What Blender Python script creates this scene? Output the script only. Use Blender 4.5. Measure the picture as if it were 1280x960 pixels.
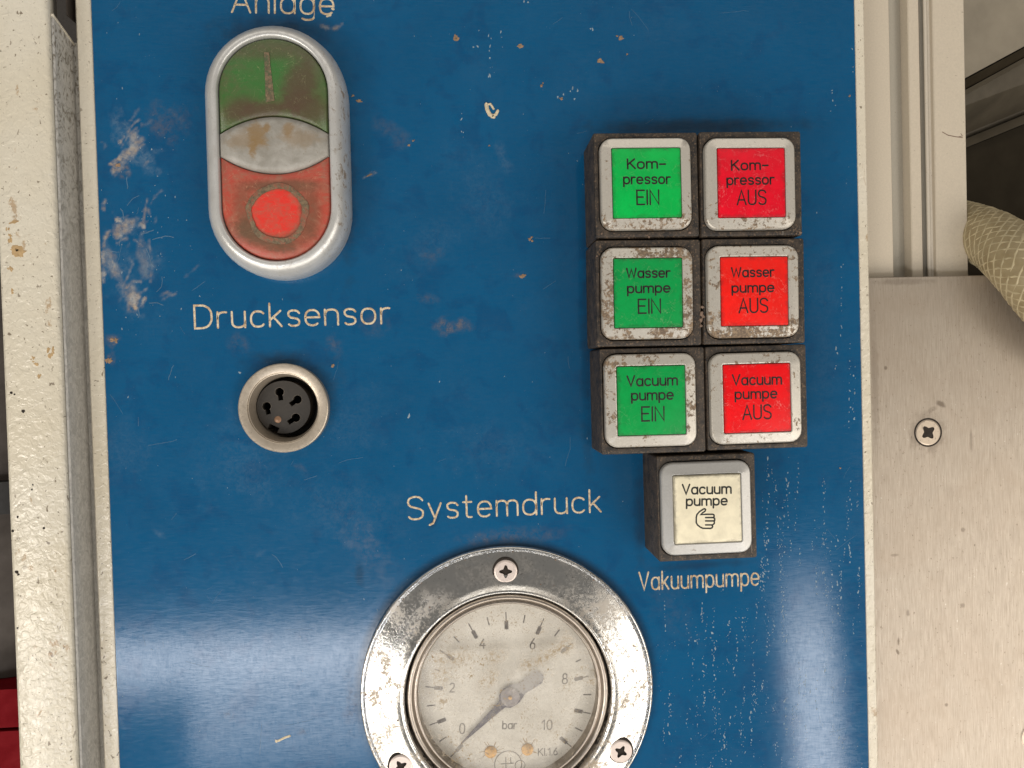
import bpy, bmesh, math, random
import numpy as np
from mathutils import Vector, Matrix

for o in list(bpy.data.objects):
    bpy.data.objects.remove(o)
SC = bpy.context.scene
COL = SC.collection
MM = 0.001
rad = math.radians
random.seed(7)
RNG = np.random.RandomState(7)

# ------------------------------------------------------------------ camera
CAM_D = 162.0            # millimetres from the panel face to the lens
F_PX = 924.0             # focal length in pixels of the 1280 px wide picture
YAW, PITCH, ROLL = rad(-3.358), rad(-1.036), rad(-1.588)

def cam_basis():
    M = Matrix.Rotation(YAW, 3, 'Z') @ Matrix.Rotation(PITCH, 3, 'X')
    r = M @ Vector((1, 0, 0)); f = M @ Vector((0, 1, 0)); u = M @ Vector((0, 0, 1))
    r2 = math.cos(ROLL) * r + math.sin(ROLL) * u
    u2 = -math.sin(ROLL) * r + math.cos(ROLL) * u
    return r2, u2, f
CR, CU, CF = cam_basis()

def P(px, py, h=0.0):
    """panel coordinates (x, z) in mm of a picture point lying h mm in front of the panel face"""
    d = CF * F_PX + CR * (px - 640) + CU * (480 - py)
    k = (CAM_D - h) / d.y
    return d.x * k, d.z * k

cam_data = bpy.data.cameras.new('camera')
cam = bpy.data.objects.new('camera', cam_data)
COL.objects.link(cam)
cam_data.sensor_width = 36.0
cam_data.lens = 36.0 * F_PX / 1280.0
cam_data.clip_start = 0.005
cam_data.clip_end = 20.0
m3 = Matrix((CR, CU, -CF)).transposed()
cam.matrix_world = Matrix.Translation((0, -CAM_D * MM, 0)) @ m3.to_4x4()
SC.camera = cam

# ------------------------------------------------------------------ light
world = bpy.data.worlds.new('World')
SC.world = world
world.use_nodes = True
bg = world.node_tree.nodes['Background']
bg.inputs[0].default_value = (1.0, 0.95, 0.87, 1)
bg.inputs[1].default_value = 0.20

def lamp(name, x0, x1, z0, z1, L, radiance, color=(1, 0.95, 0.87)):
    ld = bpy.data.lights.new(name, 'AREA')
    ld.shape = 'RECTANGLE'
    ld.size = abs(x1 - x0); ld.size_y = abs(z1 - z0)
    ld.energy = radiance * math.pi * ld.size * ld.size_y
    ld.color = color
    o = bpy.data.objects.new(name, ld)
    o.location = ((x0 + x1) / 2, -L, (z0 + z1) / 2)
    o.rotation_euler = (rad(90), 0, 0)
    COL.objects.link(o)
    return o
WARM = (1, .925, .82)
lamp('added_light_low', -0.95, 0.95, -1.25, -0.52, 0.62, 3.1, WARM)  # unseen area lamp added as main light from below, not a window
lamp('added_light_left', -1.15, -0.47, -0.50, -0.20, 0.62, 5.2, (1, .93, .82))  # unseen lamp added to brighten the chrome and post from the left
lamp('added_light_glint', -0.80, -0.435, -0.37, -0.25, 0.60, 11.0, (1, .95, .88))  # unseen lamp added for glints on the cream post
lamp('added_light_right', 0.44, 1.15, -0.60, -0.05, 0.60, 3.6, WARM)  # unseen lamp added to brighten the chrome and plate from the right
lamp('added_light_band', -0.425, -0.06, -0.306, -0.264, 0.60, 12.0, (0.93, 0.95, 1.0))  # unseen strip lamp, shaped to mirror as a pale band in the panel
for z1_, rad_ in ((-0.212, 2.2), (-0.245, 2.8), (-0.285, 3.2)):
    gap = lamp('added_light_gap', 0.337, 0.389, -0.62, z1_, 0.605 + z1_ * .02, rad_, (0.93, 0.95, 1.0))  # unseen lamps stacked to mirror as an upright pale patch
    gap.rotation_euler[1] = rad(-3.0)
lamp('added_light_haze', -0.29, -0.10, -0.395, -0.307, 0.60, 4.4, (0.93, 0.95, 1.0))  # unseen lamp, shaped to mirror as a fading haze below the band
lamp('added_light_high', -0.9, 0.9, 0.60, 1.15, 0.80, 1.55, WARM)  # unseen lamp added as weaker light from above

SC.view_settings.view_transform = 'Standard'
SC.view_settings.look = 'None'
SC.view_settings.exposure = 0.0
SC.view_settings.gamma = 1.0
SC.render.engine = 'CYCLES'
SC.cycles.max_bounces = 8
SC.cycles.transparent_max_bounces = 12

# ------------------------------------------------------------------ object helpers
def tag(o, label=None, cat=None, group=None, kind=None):
    if label: o['label'] = label
    if cat: o['category'] = cat
    if group: o['group'] = group
    if kind: o['kind'] = kind
    return o

def thing(name, label, cat, xz=(0, 0), h=0.0, rot=0.0, group=None):
    o = bpy.data.objects.new(name, None)
    o.empty_display_size = 0.01
    o.location = (xz[0] * MM, -h * MM, xz[1] * MM)
    o.rotation_euler = (0, -rot, 0)
    COL.objects.link(o)
    return tag(o, label, cat, group)

def link_mesh(name, me, mat, parent=None, loc=None, roty=0.0):
    if mat is not None and not me.materials:
        me.materials.append(mat)
    o = bpy.data.objects.new(name, me)
    COL.objects.link(o)
    if parent: o.parent = parent
    if loc: o.location = (loc[0] * MM, -loc[2] * MM, loc[1] * MM)
    if roty: o.rotation_euler = (0, -roty, 0)
    return o

class MB:
    """collects vertices given as (x, z, h) in millimetres"""
    def __init__(s): s.v = []; s.f = []
    def add(s, pts):
        i = len(s.v); s.v.extend(pts); return list(range(i, i + len(pts)))
    def face(s, ids): s.f.append(tuple(ids))
    def bridge(s, a, b, closed=True):
        n = len(a)
        for i in range(n if closed else n - 1):
            j = (i + 1) % n
            s.f.append((a[i], a[j], b[j], b[i]))
    def loft(s, loops, cap0=False, cap1=False):
        ids = [s.add(l) for l in loops]
        for a, b in zip(ids, ids[1:]): s.bridge(a, b)
        if cap0: s.f.append(tuple(reversed(ids[0])))
        if cap1: s.f.append(tuple(ids[-1]))
        return ids
    def mesh(s, name, smooth=False, angle=40):
        me = bpy.data.meshes.new(name)
        me.from_pydata([(x * MM, -h * MM, z * MM) for x, z, h in s.v], [], s.f)
        bm = bmesh.new(); bm.from_mesh(me)
        bmesh.ops.remove_doubles(bm, verts=bm.verts, dist=1e-8)
        bmesh.ops.recalc_face_normals(bm, faces=bm.faces)
        if smooth:
            ca = math.cos(rad(angle))
            for f in bm.faces: f.smooth = True
            for e in bm.edges:
                if len(e.link_faces) == 2 and e.link_faces[0].normal.dot(e.link_faces[1].normal) < ca:
                    e.smooth = False
        bm.to_mesh(me); bm.free()
        return me
    def build(s, name, mat, parent=None, smooth=False, angle=40, **k):
        return link_mesh(name, s.mesh(name, smooth, angle), mat, parent, **k)

def rrect(w, hgt, r, hh, cx=0, cz=0, n=5):
    """rounded rectangle loop, (x, z, h)"""
    pts = []
    r = max(min(r, w / 2 - 1e-4, hgt / 2 - 1e-4), 1e-4)
    for k, (sx, sz) in enumerate(((1, 1), (-1, 1), (-1, -1), (1, -1))):
        ox, oz = sx * (w / 2 - r), sz * (hgt / 2 - r)
        for i in range(n + 1):
            a = rad(90 * k + 90 * i / n)
            pts.append((cx + ox + r * math.cos(a), cz + oz + r * math.sin(a), hh))
    return pts

def circ(r, hh, n=64, cx=0, cz=0, a0=0.0):
    return [(cx + r * math.cos(a0 + 2 * math.pi * i / n), cz + r * math.sin(a0 + 2 * math.pi * i / n), hh) for i in range(n)]

def box(mb, x0, x1, z0, z1, h0, h1):
    mb.loft([[(x0, z0, h0), (x1, z0, h0), (x1, z1, h0), (x0, z1, h0)],
             [(x0, z0, h1), (x1, z0, h1), (x1, z1, h1), (x0, z1, h1)]], True, True)

def sweep(mb, pts, w, t, h0):
    """rounded raised stroke of width w and height t along pts [(x, z)], lying at height h0"""
    q = [pts[0]]
    for p in pts[1:]:
        if math.hypot(p[0] - q[-1][0], p[1] - q[-1][1]) > 1e-3: q.append(p)
    closed = len(q) > 3 and math.hypot(q[0][0] - q[-1][0], q[0][1] - q[-1][1]) < 2e-3
    if closed: q = q[:-1]
    n = len(q)
    if n < 2: return
    prof = [(-.5, -.2), (-.44, .45), (-.2, .9), (.2, .9), (.44, .45), (.5, -.2)]
    rings = []
    def ring(c, nx, nz, s):
        return mb.add([(c[0] + nx * a * w * s, c[1] + nz * a * w * s, h0 + b * t) for a, b in prof])
    for i in range(n):
        a = q[(i - 1) % n] if (closed or i > 0) else None
        b = q[(i + 1) % n] if (closed or i < n - 1) else None
        c = q[i]
        d1 = d2 = None
        if a: L = math.hypot(c[0] - a[0], c[1] - a[1]); d1 = ((c[0] - a[0]) / L, (c[1] - a[1]) / L)
        if b: L = math.hypot(b[0] - c[0], b[1] - c[1]); d2 = ((b[0] - c[0]) / L, (b[1] - c[1]) / L)
        if not d1: d1 = d2
        if not d2: d2 = d1
        dx, dz = d1[0] + d2[0], d1[1] + d2[1]
        L = math.hypot(dx, dz)
        if L < 1e-4: dx, dz, L = d2[0], d2[1], 1.0
        dx /= L; dz /= L
        k = 1 / max(0.5, dx * d2[0] + dz * d2[1])
        if a is None:
            for s, o in ((.35, .47), (.75, .33)):
                rings.append(ring((c[0] - d2[0] * o * w, c[1] - d2[1] * o * w), -d2[1], d2[0], s))
        rings.append(ring(c, -dz, dx, k))
        if b is None:
            for s, o in ((.75, .33), (.35, .47)):
                rings.append(ring((c[0] + d1[0] * o * w, c[1] + d1[1] * o * w), -d1[1], d1[0], s))
    for a, b in zip(rings, rings[1:]): mb.bridge(a, b, False)
    if closed: mb.bridge(rings[-1], rings[0], False)
    else:
        mb.face(rings[0]); mb.face(reversed(rings[-1]))

# ------------------------------------------------------------------ engraver's single-stroke alphabet
XH = 0.68
def ell(cx, cz, rx, rz, a0, a1, n=14, e=2.35):
    out = []
    for i in range(n + 1):
        a = rad(a0 + (a1 - a0) * i / n)
        c, s = math.cos(a), math.sin(a)
        out.append((cx + rx * math.copysign(abs(c) ** (2 / e), c), cz + rz * math.copysign(abs(s) ** (2 / e), s)))
    return out
h = XH / 2
S_ = [(.56, .84)] + ell(.29, .76, .27, .24, 35, 180, 8)[0:] + [(.04, .66), (.12, .57), (.46, .45), (.56, .36)] + ell(.29, .25, .28, .25, 0, -150, 9)
s_ = [(.42, .56)] + ell(.22, .525, .19, .155, 40, 180, 7) + [(.05, .45), (.12, .37), (.34, .315), (.41, .24)] + ell(.22, .165, .2, .165, 0, -145, 7)
G = {
 'A': (.66, [[(0, 0), (.33, 1), (.66, 0)], [(.11, .33), (.55, .33)]]),
 'D': (.60, [[(0, 0), (0, 1), (.2, 1)] + ell(.2, .5, .4, .5, 90, -90, 16) + [(0, 0)]]),
 'E': (.50, [[(.5, 1), (0, 1), (0, 0), (.5, 0)], [(0, .52), (.42, .52)]]),
 'I': (.0, [[(0, 0), (0, 1)]]),
 'K': (.56, [[(0, 0), (0, 1)], [(.52, 1), (0, .42)], [(.17, .6), (.56, 0)]]),
 'N': (.58, [[(0, 0), (0, 1), (.58, 0), (.58, 1)]]),
 'S': (.58, [S_]),
 'U': (.58, [[(0, 1), (0, .3)] + ell(.29, .29, .29, .29, 180, 360, 12) + [(.58, 1)]]),
 'V': (.62, [[(0, 1), (.31, 0), (.62, 1)]]),
 'W': (.86, [[(0, 1), (.2, 0), (.43, .9), (.66, 0), (.86, 1)]]),
 'a': (.50, [ell(.25, h, .25, h, 0, 360, 22), [(.5, XH), (.5, 0)]]),
 'b': (.50, [ell(.25, h, .25, h, 0, 360, 22), [(0, 1), (0, 0)]]),
 'c': (.46, [ell(.25, h, .25, h, 42, 318, 18)]),
 'd': (.50, [ell(.25, h, .25, h, 0, 360, 22), [(.5, 1), (.5, 0)]]),
 'e': (.50, [[(.0, h + .01), (.5, h + .01)] + ell(.25, h, .25, h, 5, 312, 18)]),
 'g': (.50, [ell(.25, h, .25, h, 0, 360, 22), [(.5, XH), (.5, -.12)] + ell(.26, -.1, .24, .17, 0, -140, 8)]),
 'k': (.42, [[(0, 0), (0, 1)], [(.38, XH), (0, .27)], [(.14, .4), (.42, 0)]]),
 'l': (.02, [[(0.01, 0), (0.01, 1)]]),
 'm': (.80, [[(0, 0), (0, XH)], [(0, .45)] + ell(.2, .46, .2, .22, 170, 0, 9) + [(.4, 0)], [(.4, .45)] + ell(.6, .46, .2, .22, 170, 0, 9) + [(.8, 0)]]),
 'n': (.46, [[(0, 0), (0, XH)], [(0, .43)] + ell(.23, .44, .23, .24, 170, 0, 10) + [(.46, 0)]]),
 'o': (.50, [ell(.25, h, .25, h, 0, 360, 22)]),
 'p': (.50, [ell(.25, h, .25, h, 0, 360, 22), [(0, XH), (0, -.3)]]),
 'r': (.30, [[(0, 0), (0, XH)], [(0, .42)] + ell(.22, .42, .22, .26, 170, 70, 6)]),
 's': (.43, [s_]),
 't': (.34, [[(.12, .95), (.12, .14)] + ell(.25, .14, .13, .14, 180, 290, 6), [(0, XH), (.3, XH)]]),
 'u': (.46, [[(0, XH), (0, .24)] + ell(.23, .23, .23, .23, 180, 360, 10), [(.46, XH), (.46, 0)]]),
 'y': (.46, [[(0, XH), (.23, 0)], [(.46, XH), (.16, -.2), (.02, -.28)]]),
 '-': (.42, [[(0, .40), (.42, .40)]]),
 '.': (.02, [[(0, 0), (.02, .03)]]),
 '0': (.44, [ell(.22, .5, .22, .5, 0, 360, 22)]),
 '1': (.22, [[(0, .78), (.2, 1), (.2, 0)]]),
 '2': (.44, [ell(.22, .74, .21, .26, 160, -20, 9) + [(.38, .52), (0, 0), (.44, 0)]]),
 '4': (.46, [[(.3, 1), (0, .3), (.46, .3)], [(.34, .52), (.34, 0)]]),
 '6': (.44, [[(.34, 1), (.1, .62), (.02, .38)], ell(.22, .29, .21, .29, 0, 360, 18)]),
 '8': (.44, [ell(.22, .75, .18, .25, 0, 360, 16), ell(.22, .26, .22, .26, 0, 360, 18)]),
}
def text_strokes(txt, gap=.2):
    x = 0; out = []
    for ch in txt:
        w, st = G[ch]
        for s in st: out.append([(x + a, b) for a, b in s])
        x += w + gap
    return out, x - gap

def lettering(name, txt, pa, pb, cap_px, hh, w, t, mat, parent, origin, rot, gap=.2, wob=0.0):
    """a written line between the picture points pa and pb of its baseline; built in the parent's own axes"""
    a = P(*pa, hh); b = P(*pb, hh); c = P(pa[0], pa[1] - cap_px, hh)
    cap = math.hypot(c[0] - a[0], c[1] - a[1])
    L = math.hypot(b[0] - a[0], b[1] - a[1]); ang = math.atan2(b[1] - a[1], b[0] - a[0]) - rot
    ox, oz = a[0] - origin[0], a[1] - origin[1]
    ox, oz = (ox * math.cos(rot) + oz * math.sin(rot), -ox * math.sin(rot) + oz * math.cos(rot))
    st, W = text_strokes(txt, gap)
    mb = MB()
    for s in st:
        q = [(x / W * L, z * cap) for x, z in s]
        q = [(x + random.uniform(-wob, wob), z + random.uniform(-wob, wob)) for x, z in q] if wob else q
        if math.hypot(s[0][0] - s[-1][0], s[0][1] - s[-1][1]) < 1e-3: q[-1] = q[0]
        sweep(mb, [(ox + x * math.cos(ang) - z * math.sin(ang), oz + x * math.sin(ang) + z * math.cos(ang)) for x, z in q], w, t, hh)
    return mb, name, mat, parent

# ------------------------------------------------------------------ node helpers
class NT:
    def __init__(s, name):
        s.m = bpy.data.materials.new(name); s.m.use_nodes = True
        s.t = s.m.node_tree; s.b = s.t.nodes['Principled BSDF']; s.out = s.t.nodes['Material Output']
        s._c = None; s._r = None
    def n(s, ty): return s.t.nodes.new(ty)
    def put(s, sock, val):
        if isinstance(val, bpy.types.NodeSocket): s.t.links.new(val, sock)
        elif isinstance(val, (tuple, list)) and len(val) == 3 and sock.type == 'RGBA': sock.default_value = (*val, 1)
        else: sock.default_value = val
    def set(s, **k):
        for a, v in k.items(): s.put(s.b.inputs[a.replace('_', ' ')], v)
        return s
    @property
    def co(s):               # object coordinates in millimetres
        if s._c is None:
            tc = s.n('ShaderNodeTexCoord'); v = s.n('ShaderNodeVectorMath'); v.operation = 'SCALE'
            s.t.links.new(tc.outputs['Object'], v.inputs[0]); v.inputs['Scale'].default_value = 1000.0
            s._c = v.outputs[0]
        return s._c
    @property
    def rnd(s):
        if s._r is None:
            s._r = s.math('MULTIPLY', s.n('ShaderNodeObjectInfo').outputs['Random'], 61.0)
        return s._r
    def math(s, op, a, b=0.0, c=None, clamp=False):
        x = s.n('ShaderNodeMath'); x.operation = op; x.use_clamp = clamp
        s.put(x.inputs[0], a); s.put(x.inputs[1], b)
        if c is not None: s.put(x.inputs[2], c)
        return x.outputs[0]
    def noise(s, scale, detail=3, rough=.55, dist=0.0, stretch=None, off=0.0):
        v = s.co
        if stretch:
            mp = s.n('ShaderNodeMapping'); s.put(mp.inputs['Vector'], v); mp.inputs['Scale'].default_value = stretch; v = mp.outputs[0]
        x = s.n('ShaderNodeTexNoise'); x.noise_dimensions = '4D'
        s.put(x.inputs['Vector'], v); s.put(x.inputs['W'], s.math('ADD', s.rnd, off))
        x.inputs['Scale'].default_value = scale; x.inputs['Detail'].default_value = detail
        x.inputs['Roughness'].default_value = rough; x.inputs['Distortion'].default_value = dist
        return x.outputs['Fac']
    def voro(s, scale, feature='F1', rndm=1.0, stretch=None):
        v = s.co
        if stretch:
            mp = s.n('ShaderNodeMapping'); s.put(mp.inputs['Vector'], v); mp.inputs['Scale'].default_value = stretch; v = mp.outputs[0]
        x = s.n('ShaderNodeTexVoronoi'); x.feature = feature; s.put(x.inputs['Vector'], v)
        x.inputs['Scale'].default_value = scale; x.inputs['Randomness'].default_value = rndm
        return x.outputs['Distance']
    def mr(s, x, a, b, c=0.0, d=1.0, smooth=False):
        y = s.n('ShaderNodeMapRange'); y.clamp = True
        if smooth: y.interpolation_type = 'SMOOTHSTEP'
        s.put(y.inputs[0], x)
        for i, v in enumerate((a, b, c, d)): s.put(y.inputs[1 + i], v)
        return y.outputs[0]
    def mix(s, f, a, b, mode='MIX'):
        x = s.n('ShaderNodeMix'); x.data_type = 'RGBA'; x.blend_type = mode
        s.put(x.inputs[0], f); s.put(x.inputs[6], a); s.put(x.inputs[7], b)
        return x.outputs[2]
    def attr(s, name):
        x = s.n('ShaderNodeAttribute'); x.attribute_name = name; return x.outputs['Fac']
    def sep(s):
        x = s.n('ShaderNodeSeparateXYZ'); s.put(x.inputs[0], s.co); return x.outputs
    def blob(s, cx, cz, rx, rz, soft=.5, nz=None, ang=0.0, amp=.8):
        """0..1 mask of a spot at object coordinates (cx, cz) mm, its edge broken up by noise"""
        mp = s.n('ShaderNodeMapping'); mp.vector_type = 'TEXTURE'; s.put(mp.inputs['Vector'], s.co)
        mp.inputs['Location'].default_value = (cx, 0, cz); mp.inputs['Scale'].default_value = (rx, 1e6, rz)
        mp.inputs['Rotation'].default_value = (0, -ang, 0)
        L = s.n('ShaderNodeVectorMath'); L.operation = 'LENGTH'; s.put(L.inputs[0], mp.outputs[0])
        d = L.outputs['Value']
        if nz is not None: d = s.math('ADD', d, s.math('MULTIPLY', s.math('SUBTRACT', nz, .5), amp * 2))
        return s.mr(d, 1 + soft / 2, 1 - soft / 2, 0, 1, True)
    def bump(s, hgt, dist, strength=1.0, prev=None):
        x = s.n('ShaderNodeBump'); s.put(x.inputs['Height'], hgt)
        x.inputs['Distance'].default_value = dist * MM; x.inputs['Strength'].default_value = strength
        if prev is not None: s.put(x.inputs['Normal'], prev)
        return x.outputs[0]

BROWN = (.13, .075, .035)
TAN = (.36, .24, .13)

def mat_cream(name, base, spots=1.0, wrinkle=.09):
    m = NT(name)
    big = m.noise(.035, 3, .5)
    c = m.mix(m.mr(big, .35, .65), base, tuple(v * k for v, k in zip(base, (.93, .90, .84))))
    # dark flecks, rust-brown scrapes
    fl = m.math('MULTIPLY', m.mr(m.noise(.85, 3, .55, .6, (1, 1, .75)), .645, .675), m.mr(m.noise(.09, 2), .42, .55))
    fl2 = m.mr(m.noise(1.7, 3, .5, .6, None, 9.), .665, .69)
    c = m.mix(m.math('MULTIPLY', m.math('MAXIMUM', fl, fl2), .8 * spots), c, (.12, .085, .05))
    tn = m.math('MULTIPLY', m.mr(m.noise(.16, 6, .7, .4, (1, 1, .6), 4.), .605, .635), m.mr(m.noise(.9, 3), .4, .5))
    c = m.mix(m.math('MULTIPLY', tn, .75 * spots), c, TAN)
    v = m.voro(.55, 'SMOOTH_F1', 1.0, (1, 1, .8))
    n1 = m.noise(.75, 3, .5, .8)
    hgt = m.math('ADD', m.math('MULTIPLY', v, .5), n1)
    m.set(Base_Color=c, Roughness=m.mr(m.noise(.6, 3), .3, .7, .15, .30), Specular_IOR_Level=.55,
          Normal=m.bump(hgt, wrinkle * 5., .9))
    return m.m

M = {}
M['cream'] = mat_cream('cream structured paint', (.63, .588, .495), 1.0, .065)
M['cream_edge'] = mat_cream('cream housing paint', (.66, .61, .51), 1.0, .05)
def mat_grey_cast():
    m = NT('grey wrinkled paint')
    w = m.noise(.8, 5, .6, 1.6, (1, 1.0, .7))
    c = m.mix(m.mr(w, .40, .6), (.40, .385, .355), (.54, .52, .48))
    c = m.mix(m.math('MULTIPLY', m.mr(m.sep()[2], 150., 195.), m.mr(w, .48, .40)), c, (.20, .175, .135))
    m.set(Base_Color=c, Roughness=.55, Normal=m.bump(w, .22, 1))
    return m.m
M['grey_cast'] = mat_grey_cast()
def mat_profile(name, base, rough=.5):
    m = NT(name)
    g = m.noise(2.5, 4, .6)
    c = m.mix(m.mr(g, .3, .7), base, tuple(v * .88 for v in base))
    c = m.mix(m.math('MULTIPLY', m.mr(m.noise(.8, 3, .5, .5, (1, 1, 2.)), .70, .73), .6), c, (.2, .16, .11))
    z = m.sep()[2]
    m.set(Base_Color=c, Roughness=rough, Normal=m.bump(g, .03, .6))
    return m.m
M['profile'] = mat_profile('cream profile paint', (.56, .49, .39))
M['profile_shaded'] = mat_profile('shaded profile paint', (.42, .39, .33))  # darker copy of the cream; shade of the recesses put into its colour
M['bead'] = mat_profile('rail bead', (.62, .56, .47), .3)
def simple(name, col, rough=.5, metal=0.0, var=.15, scale=1.0, bumpd=.02):
    m = NT(name)
    g = m.noise(scale, 4, .6)
    c = m.mix(m.mr(g, .3, .7), col, tuple(v * (1 - var) for v in col))
    m.set(Base_Color=c, Roughness=m.mr(g, .3, .7, rough * .85, min(1, rough * 1.15)), Metallic=metal, Normal=m.bump(g, bumpd, .6))
    return m.m
M['dark'] = simple('dark cavity paint', (.035, .03, .026), .7)
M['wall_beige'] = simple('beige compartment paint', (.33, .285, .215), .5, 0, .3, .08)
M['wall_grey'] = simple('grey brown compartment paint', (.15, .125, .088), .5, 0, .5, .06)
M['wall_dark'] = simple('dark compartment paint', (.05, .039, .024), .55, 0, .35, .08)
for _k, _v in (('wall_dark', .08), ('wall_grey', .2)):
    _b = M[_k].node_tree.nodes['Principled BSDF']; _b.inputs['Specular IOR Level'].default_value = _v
M['red_paint'] = simple('dark red paint', (.17, .002, .006), .8, 0, .3, .2)
M['red_paint'].node_tree.nodes['Principled BSDF'].inputs['Specular IOR Level'].default_value = .12
M['grey_tube'] = simple('grey brown metal', (.075, .06, .05), .75, 0, .45, .1)
M['black_rubber'] = simple('black rubber', (.012, .011, .01), .6)

# --- blue faceplate: masks come as vertex attributes (haze, dirt, scuff), fine break-up from noise
def mat_blue():
    m = NT('blue lacquered metal')
    fine = m.noise(3.2, 4, .65)
    streak = m.noise(1.0, 4, .7, 0, (.35, 1, 6.))
    streak_v = m.noise(1.0, 3, .7, 0, (5., 1, .5), 3.)
    base = m.mix(m.mr(m.noise(.05, 3), .35, .65), (.0004, .068, .176), (.0006, .080, .202))
    base = m.mix(m.mr(fine, .3, .7), base, m.mix(.5, base, (.004, .090, .205)))
    blot = m.mr(m.noise(.16, 4, .6, .6, None, 2.), .53, .64)
    base = m.mix(m.math('MULTIPLY', blot, .55), base, (.001, .058, .160))
    hz = m.math('MULTIPLY', m.attr('haze'), m.mr(m.noise(1.1, 5, .7, .8, None, 7.), .38, .66, .12, 1.0))
    base = m.mix(m.math('MULTIPLY', hz, .75), base, (.09, .16, .25))
    dm = m.math('MULTIPLY', m.attr('dirt'), m.mr(m.noise(.65, 6, .72, .3, None, 12.), .40, .62, .05, 1.0))
    base = m.mix(m.math('MULTIPLY', dm, .8), base, (.15, .105, .08))
    fl = m.math('MULTIPLY', m.attr('film_sheen'), m.mr(m.noise(1.1, 5, .7, .4, None, 21.), .34, .56, .25, 1.0))
    base = m.mix(fl, base, m.mix(m.mr(m.noise(.5, 3, .5, 0, None, 30.), .4, .6), (.38, .36, .33), (.36, .27, .19)))
    dk = m.attr('shade_grime')
    base = m.mix(dk, base, (.012, .02, .035))  # painted shade beside raised parts, plus a few dark smudges
    # tiny pale pin pricks everywhere
    pk = m.math('MULTIPLY', m.mr(m.voro(.9), .055, .02), m.mr(m.noise(.12, 2), .48, .6))
    base = m.mix(m.math('MULTIPLY', pk, .55), base, (.35, .42, .5))
    rgh = m.math('ADD', m.mr(streak, .3, .7, .07, .13), m.math('MULTIPLY', hz, .12))
    rgh = m.math('ADD', rgh, m.math('MULTIPLY', dm, .4), clamp=True)
    tg = m.n('ShaderNodeTangent'); tg.direction_type = 'UV_MAP'; tg.uv_map = 'UVMap'
    hg = m.math('ADD', m.math('MULTIPLY', streak, .6), m.math('ADD', m.math('MULTIPLY', streak_v, .25), m.math('MULTIPLY', fine, .3)))
    m.set(Base_Color=base, Roughness=rgh, Specular_IOR_Level=m.mr(m.math('ADD', m.math('MULTIPLY', streak, .65), m.math('MULTIPLY', streak_v, .35)), .39, .61, .27, .82), Anisotropic=.75, Anisotropic_Rotation=.25,
          Tangent=tg.outputs[0], Normal=m.bump(hg, .006, .8))
    return m.m
M['blue'] = mat_blue()
def mat_engrave():
    m = NT('cream engraving fill')
    n1 = m.noise(1.3, 4, .7)
    c = m.mix(m.mr(n1, .42, .62), (.66, .56, .40), (.40, .26, .14))
    c = m.mix(m.mr(m.noise(3.5, 2, .5, 0, None, 3.), .62, .70), c, (.10, .10, .11))
    m.set(Base_Color=c, Roughness=.7); return m.m
M['engrave'] = mat_engrave()
M['speck'] = simple('pale lime specks', (.28, .36, .42), .7, 0, .4, 2.)
M['scratch'] = simple('worn lacquer', (.10, .19, .29), .5, 0, .5, 1.)
M['mortar'] = simple('tan mortar splash', (.34, .22, .135), .9, 0, .45, 1.5, .1)
M['mortar_pale'] = simple('pale mortar flake', (.70, .60, .42), .9, 0, .4, 1.8, .1)
M['mortar_dull'] = simple('dull brown splash', (.22, .15, .11), .9, 0, .4, 1.2, .1)

def mat_housing():
    m = NT('black switch housing')
    n1 = m.noise(.5, 5, .65); n2 = m.noise(2.6, 4, .65, 0, None, 4.)
    c = m.mix(m.mr(n1, .38, .64), (.012, .010, .009), (.060, .044, .031))
    c = m.mix(m.math('MULTIPLY', m.mr(n2, .555, .62), .65), c, (.19, .125, .075))
    c = m.mix(m.mr(m.noise(2, 2, .5, 0, (1, 1, .12)), .68, .74), c, (.13, .11, .09))
    m.set(Base_Color=c, Roughness=.55, Normal=m.bump(n2, .05, 1)); return m.m
M['housing'] = mat_housing()
def mat_bezel(name, dirt, dirt_low, base=(.57, .535, .475)):
    """satin silver frame; dirt level all over, and more along the lower bar where splashes collect"""
    m = NT(name)
    z = m.sep()[2]
    n1 = m.noise(1.0, 6, .75, .5); n2 = m.noise(.25, 3, .5, 0, None, 3.)
    th = m.math('ADD', n1, m.math('MULTIPLY', m.math('SUBTRACT', n2, .5), .45))
    thr = m.math('ADD', th, m.math('MULTIPLY', m.mr(z, -3., -8.5), dirt_low))
    mk = m.mr(thr, .67 - dirt, .71 - dirt)
    c = m.mix(m.mr(m.noise(3, 3), .3, .7), base, tuple(v * .88 for v in base))
    c = m.mix(m.math('MULTIPLY', mk, .9), c, m.mix(m.mr(m.noise(1.6, 4, .7), .42, .6), (.085, .048, .024), (.25, .165, .09)))
    m.set(Base_Color=c, Roughness=m.math('ADD', .30, m.math('MULTIPLY', mk, .45)), Metallic=m.math('MULTIPLY', m.math('SUBTRACT', 1.0, mk), .35),
          Normal=m.bump(n1, .04, .8)); return m.m
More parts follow.
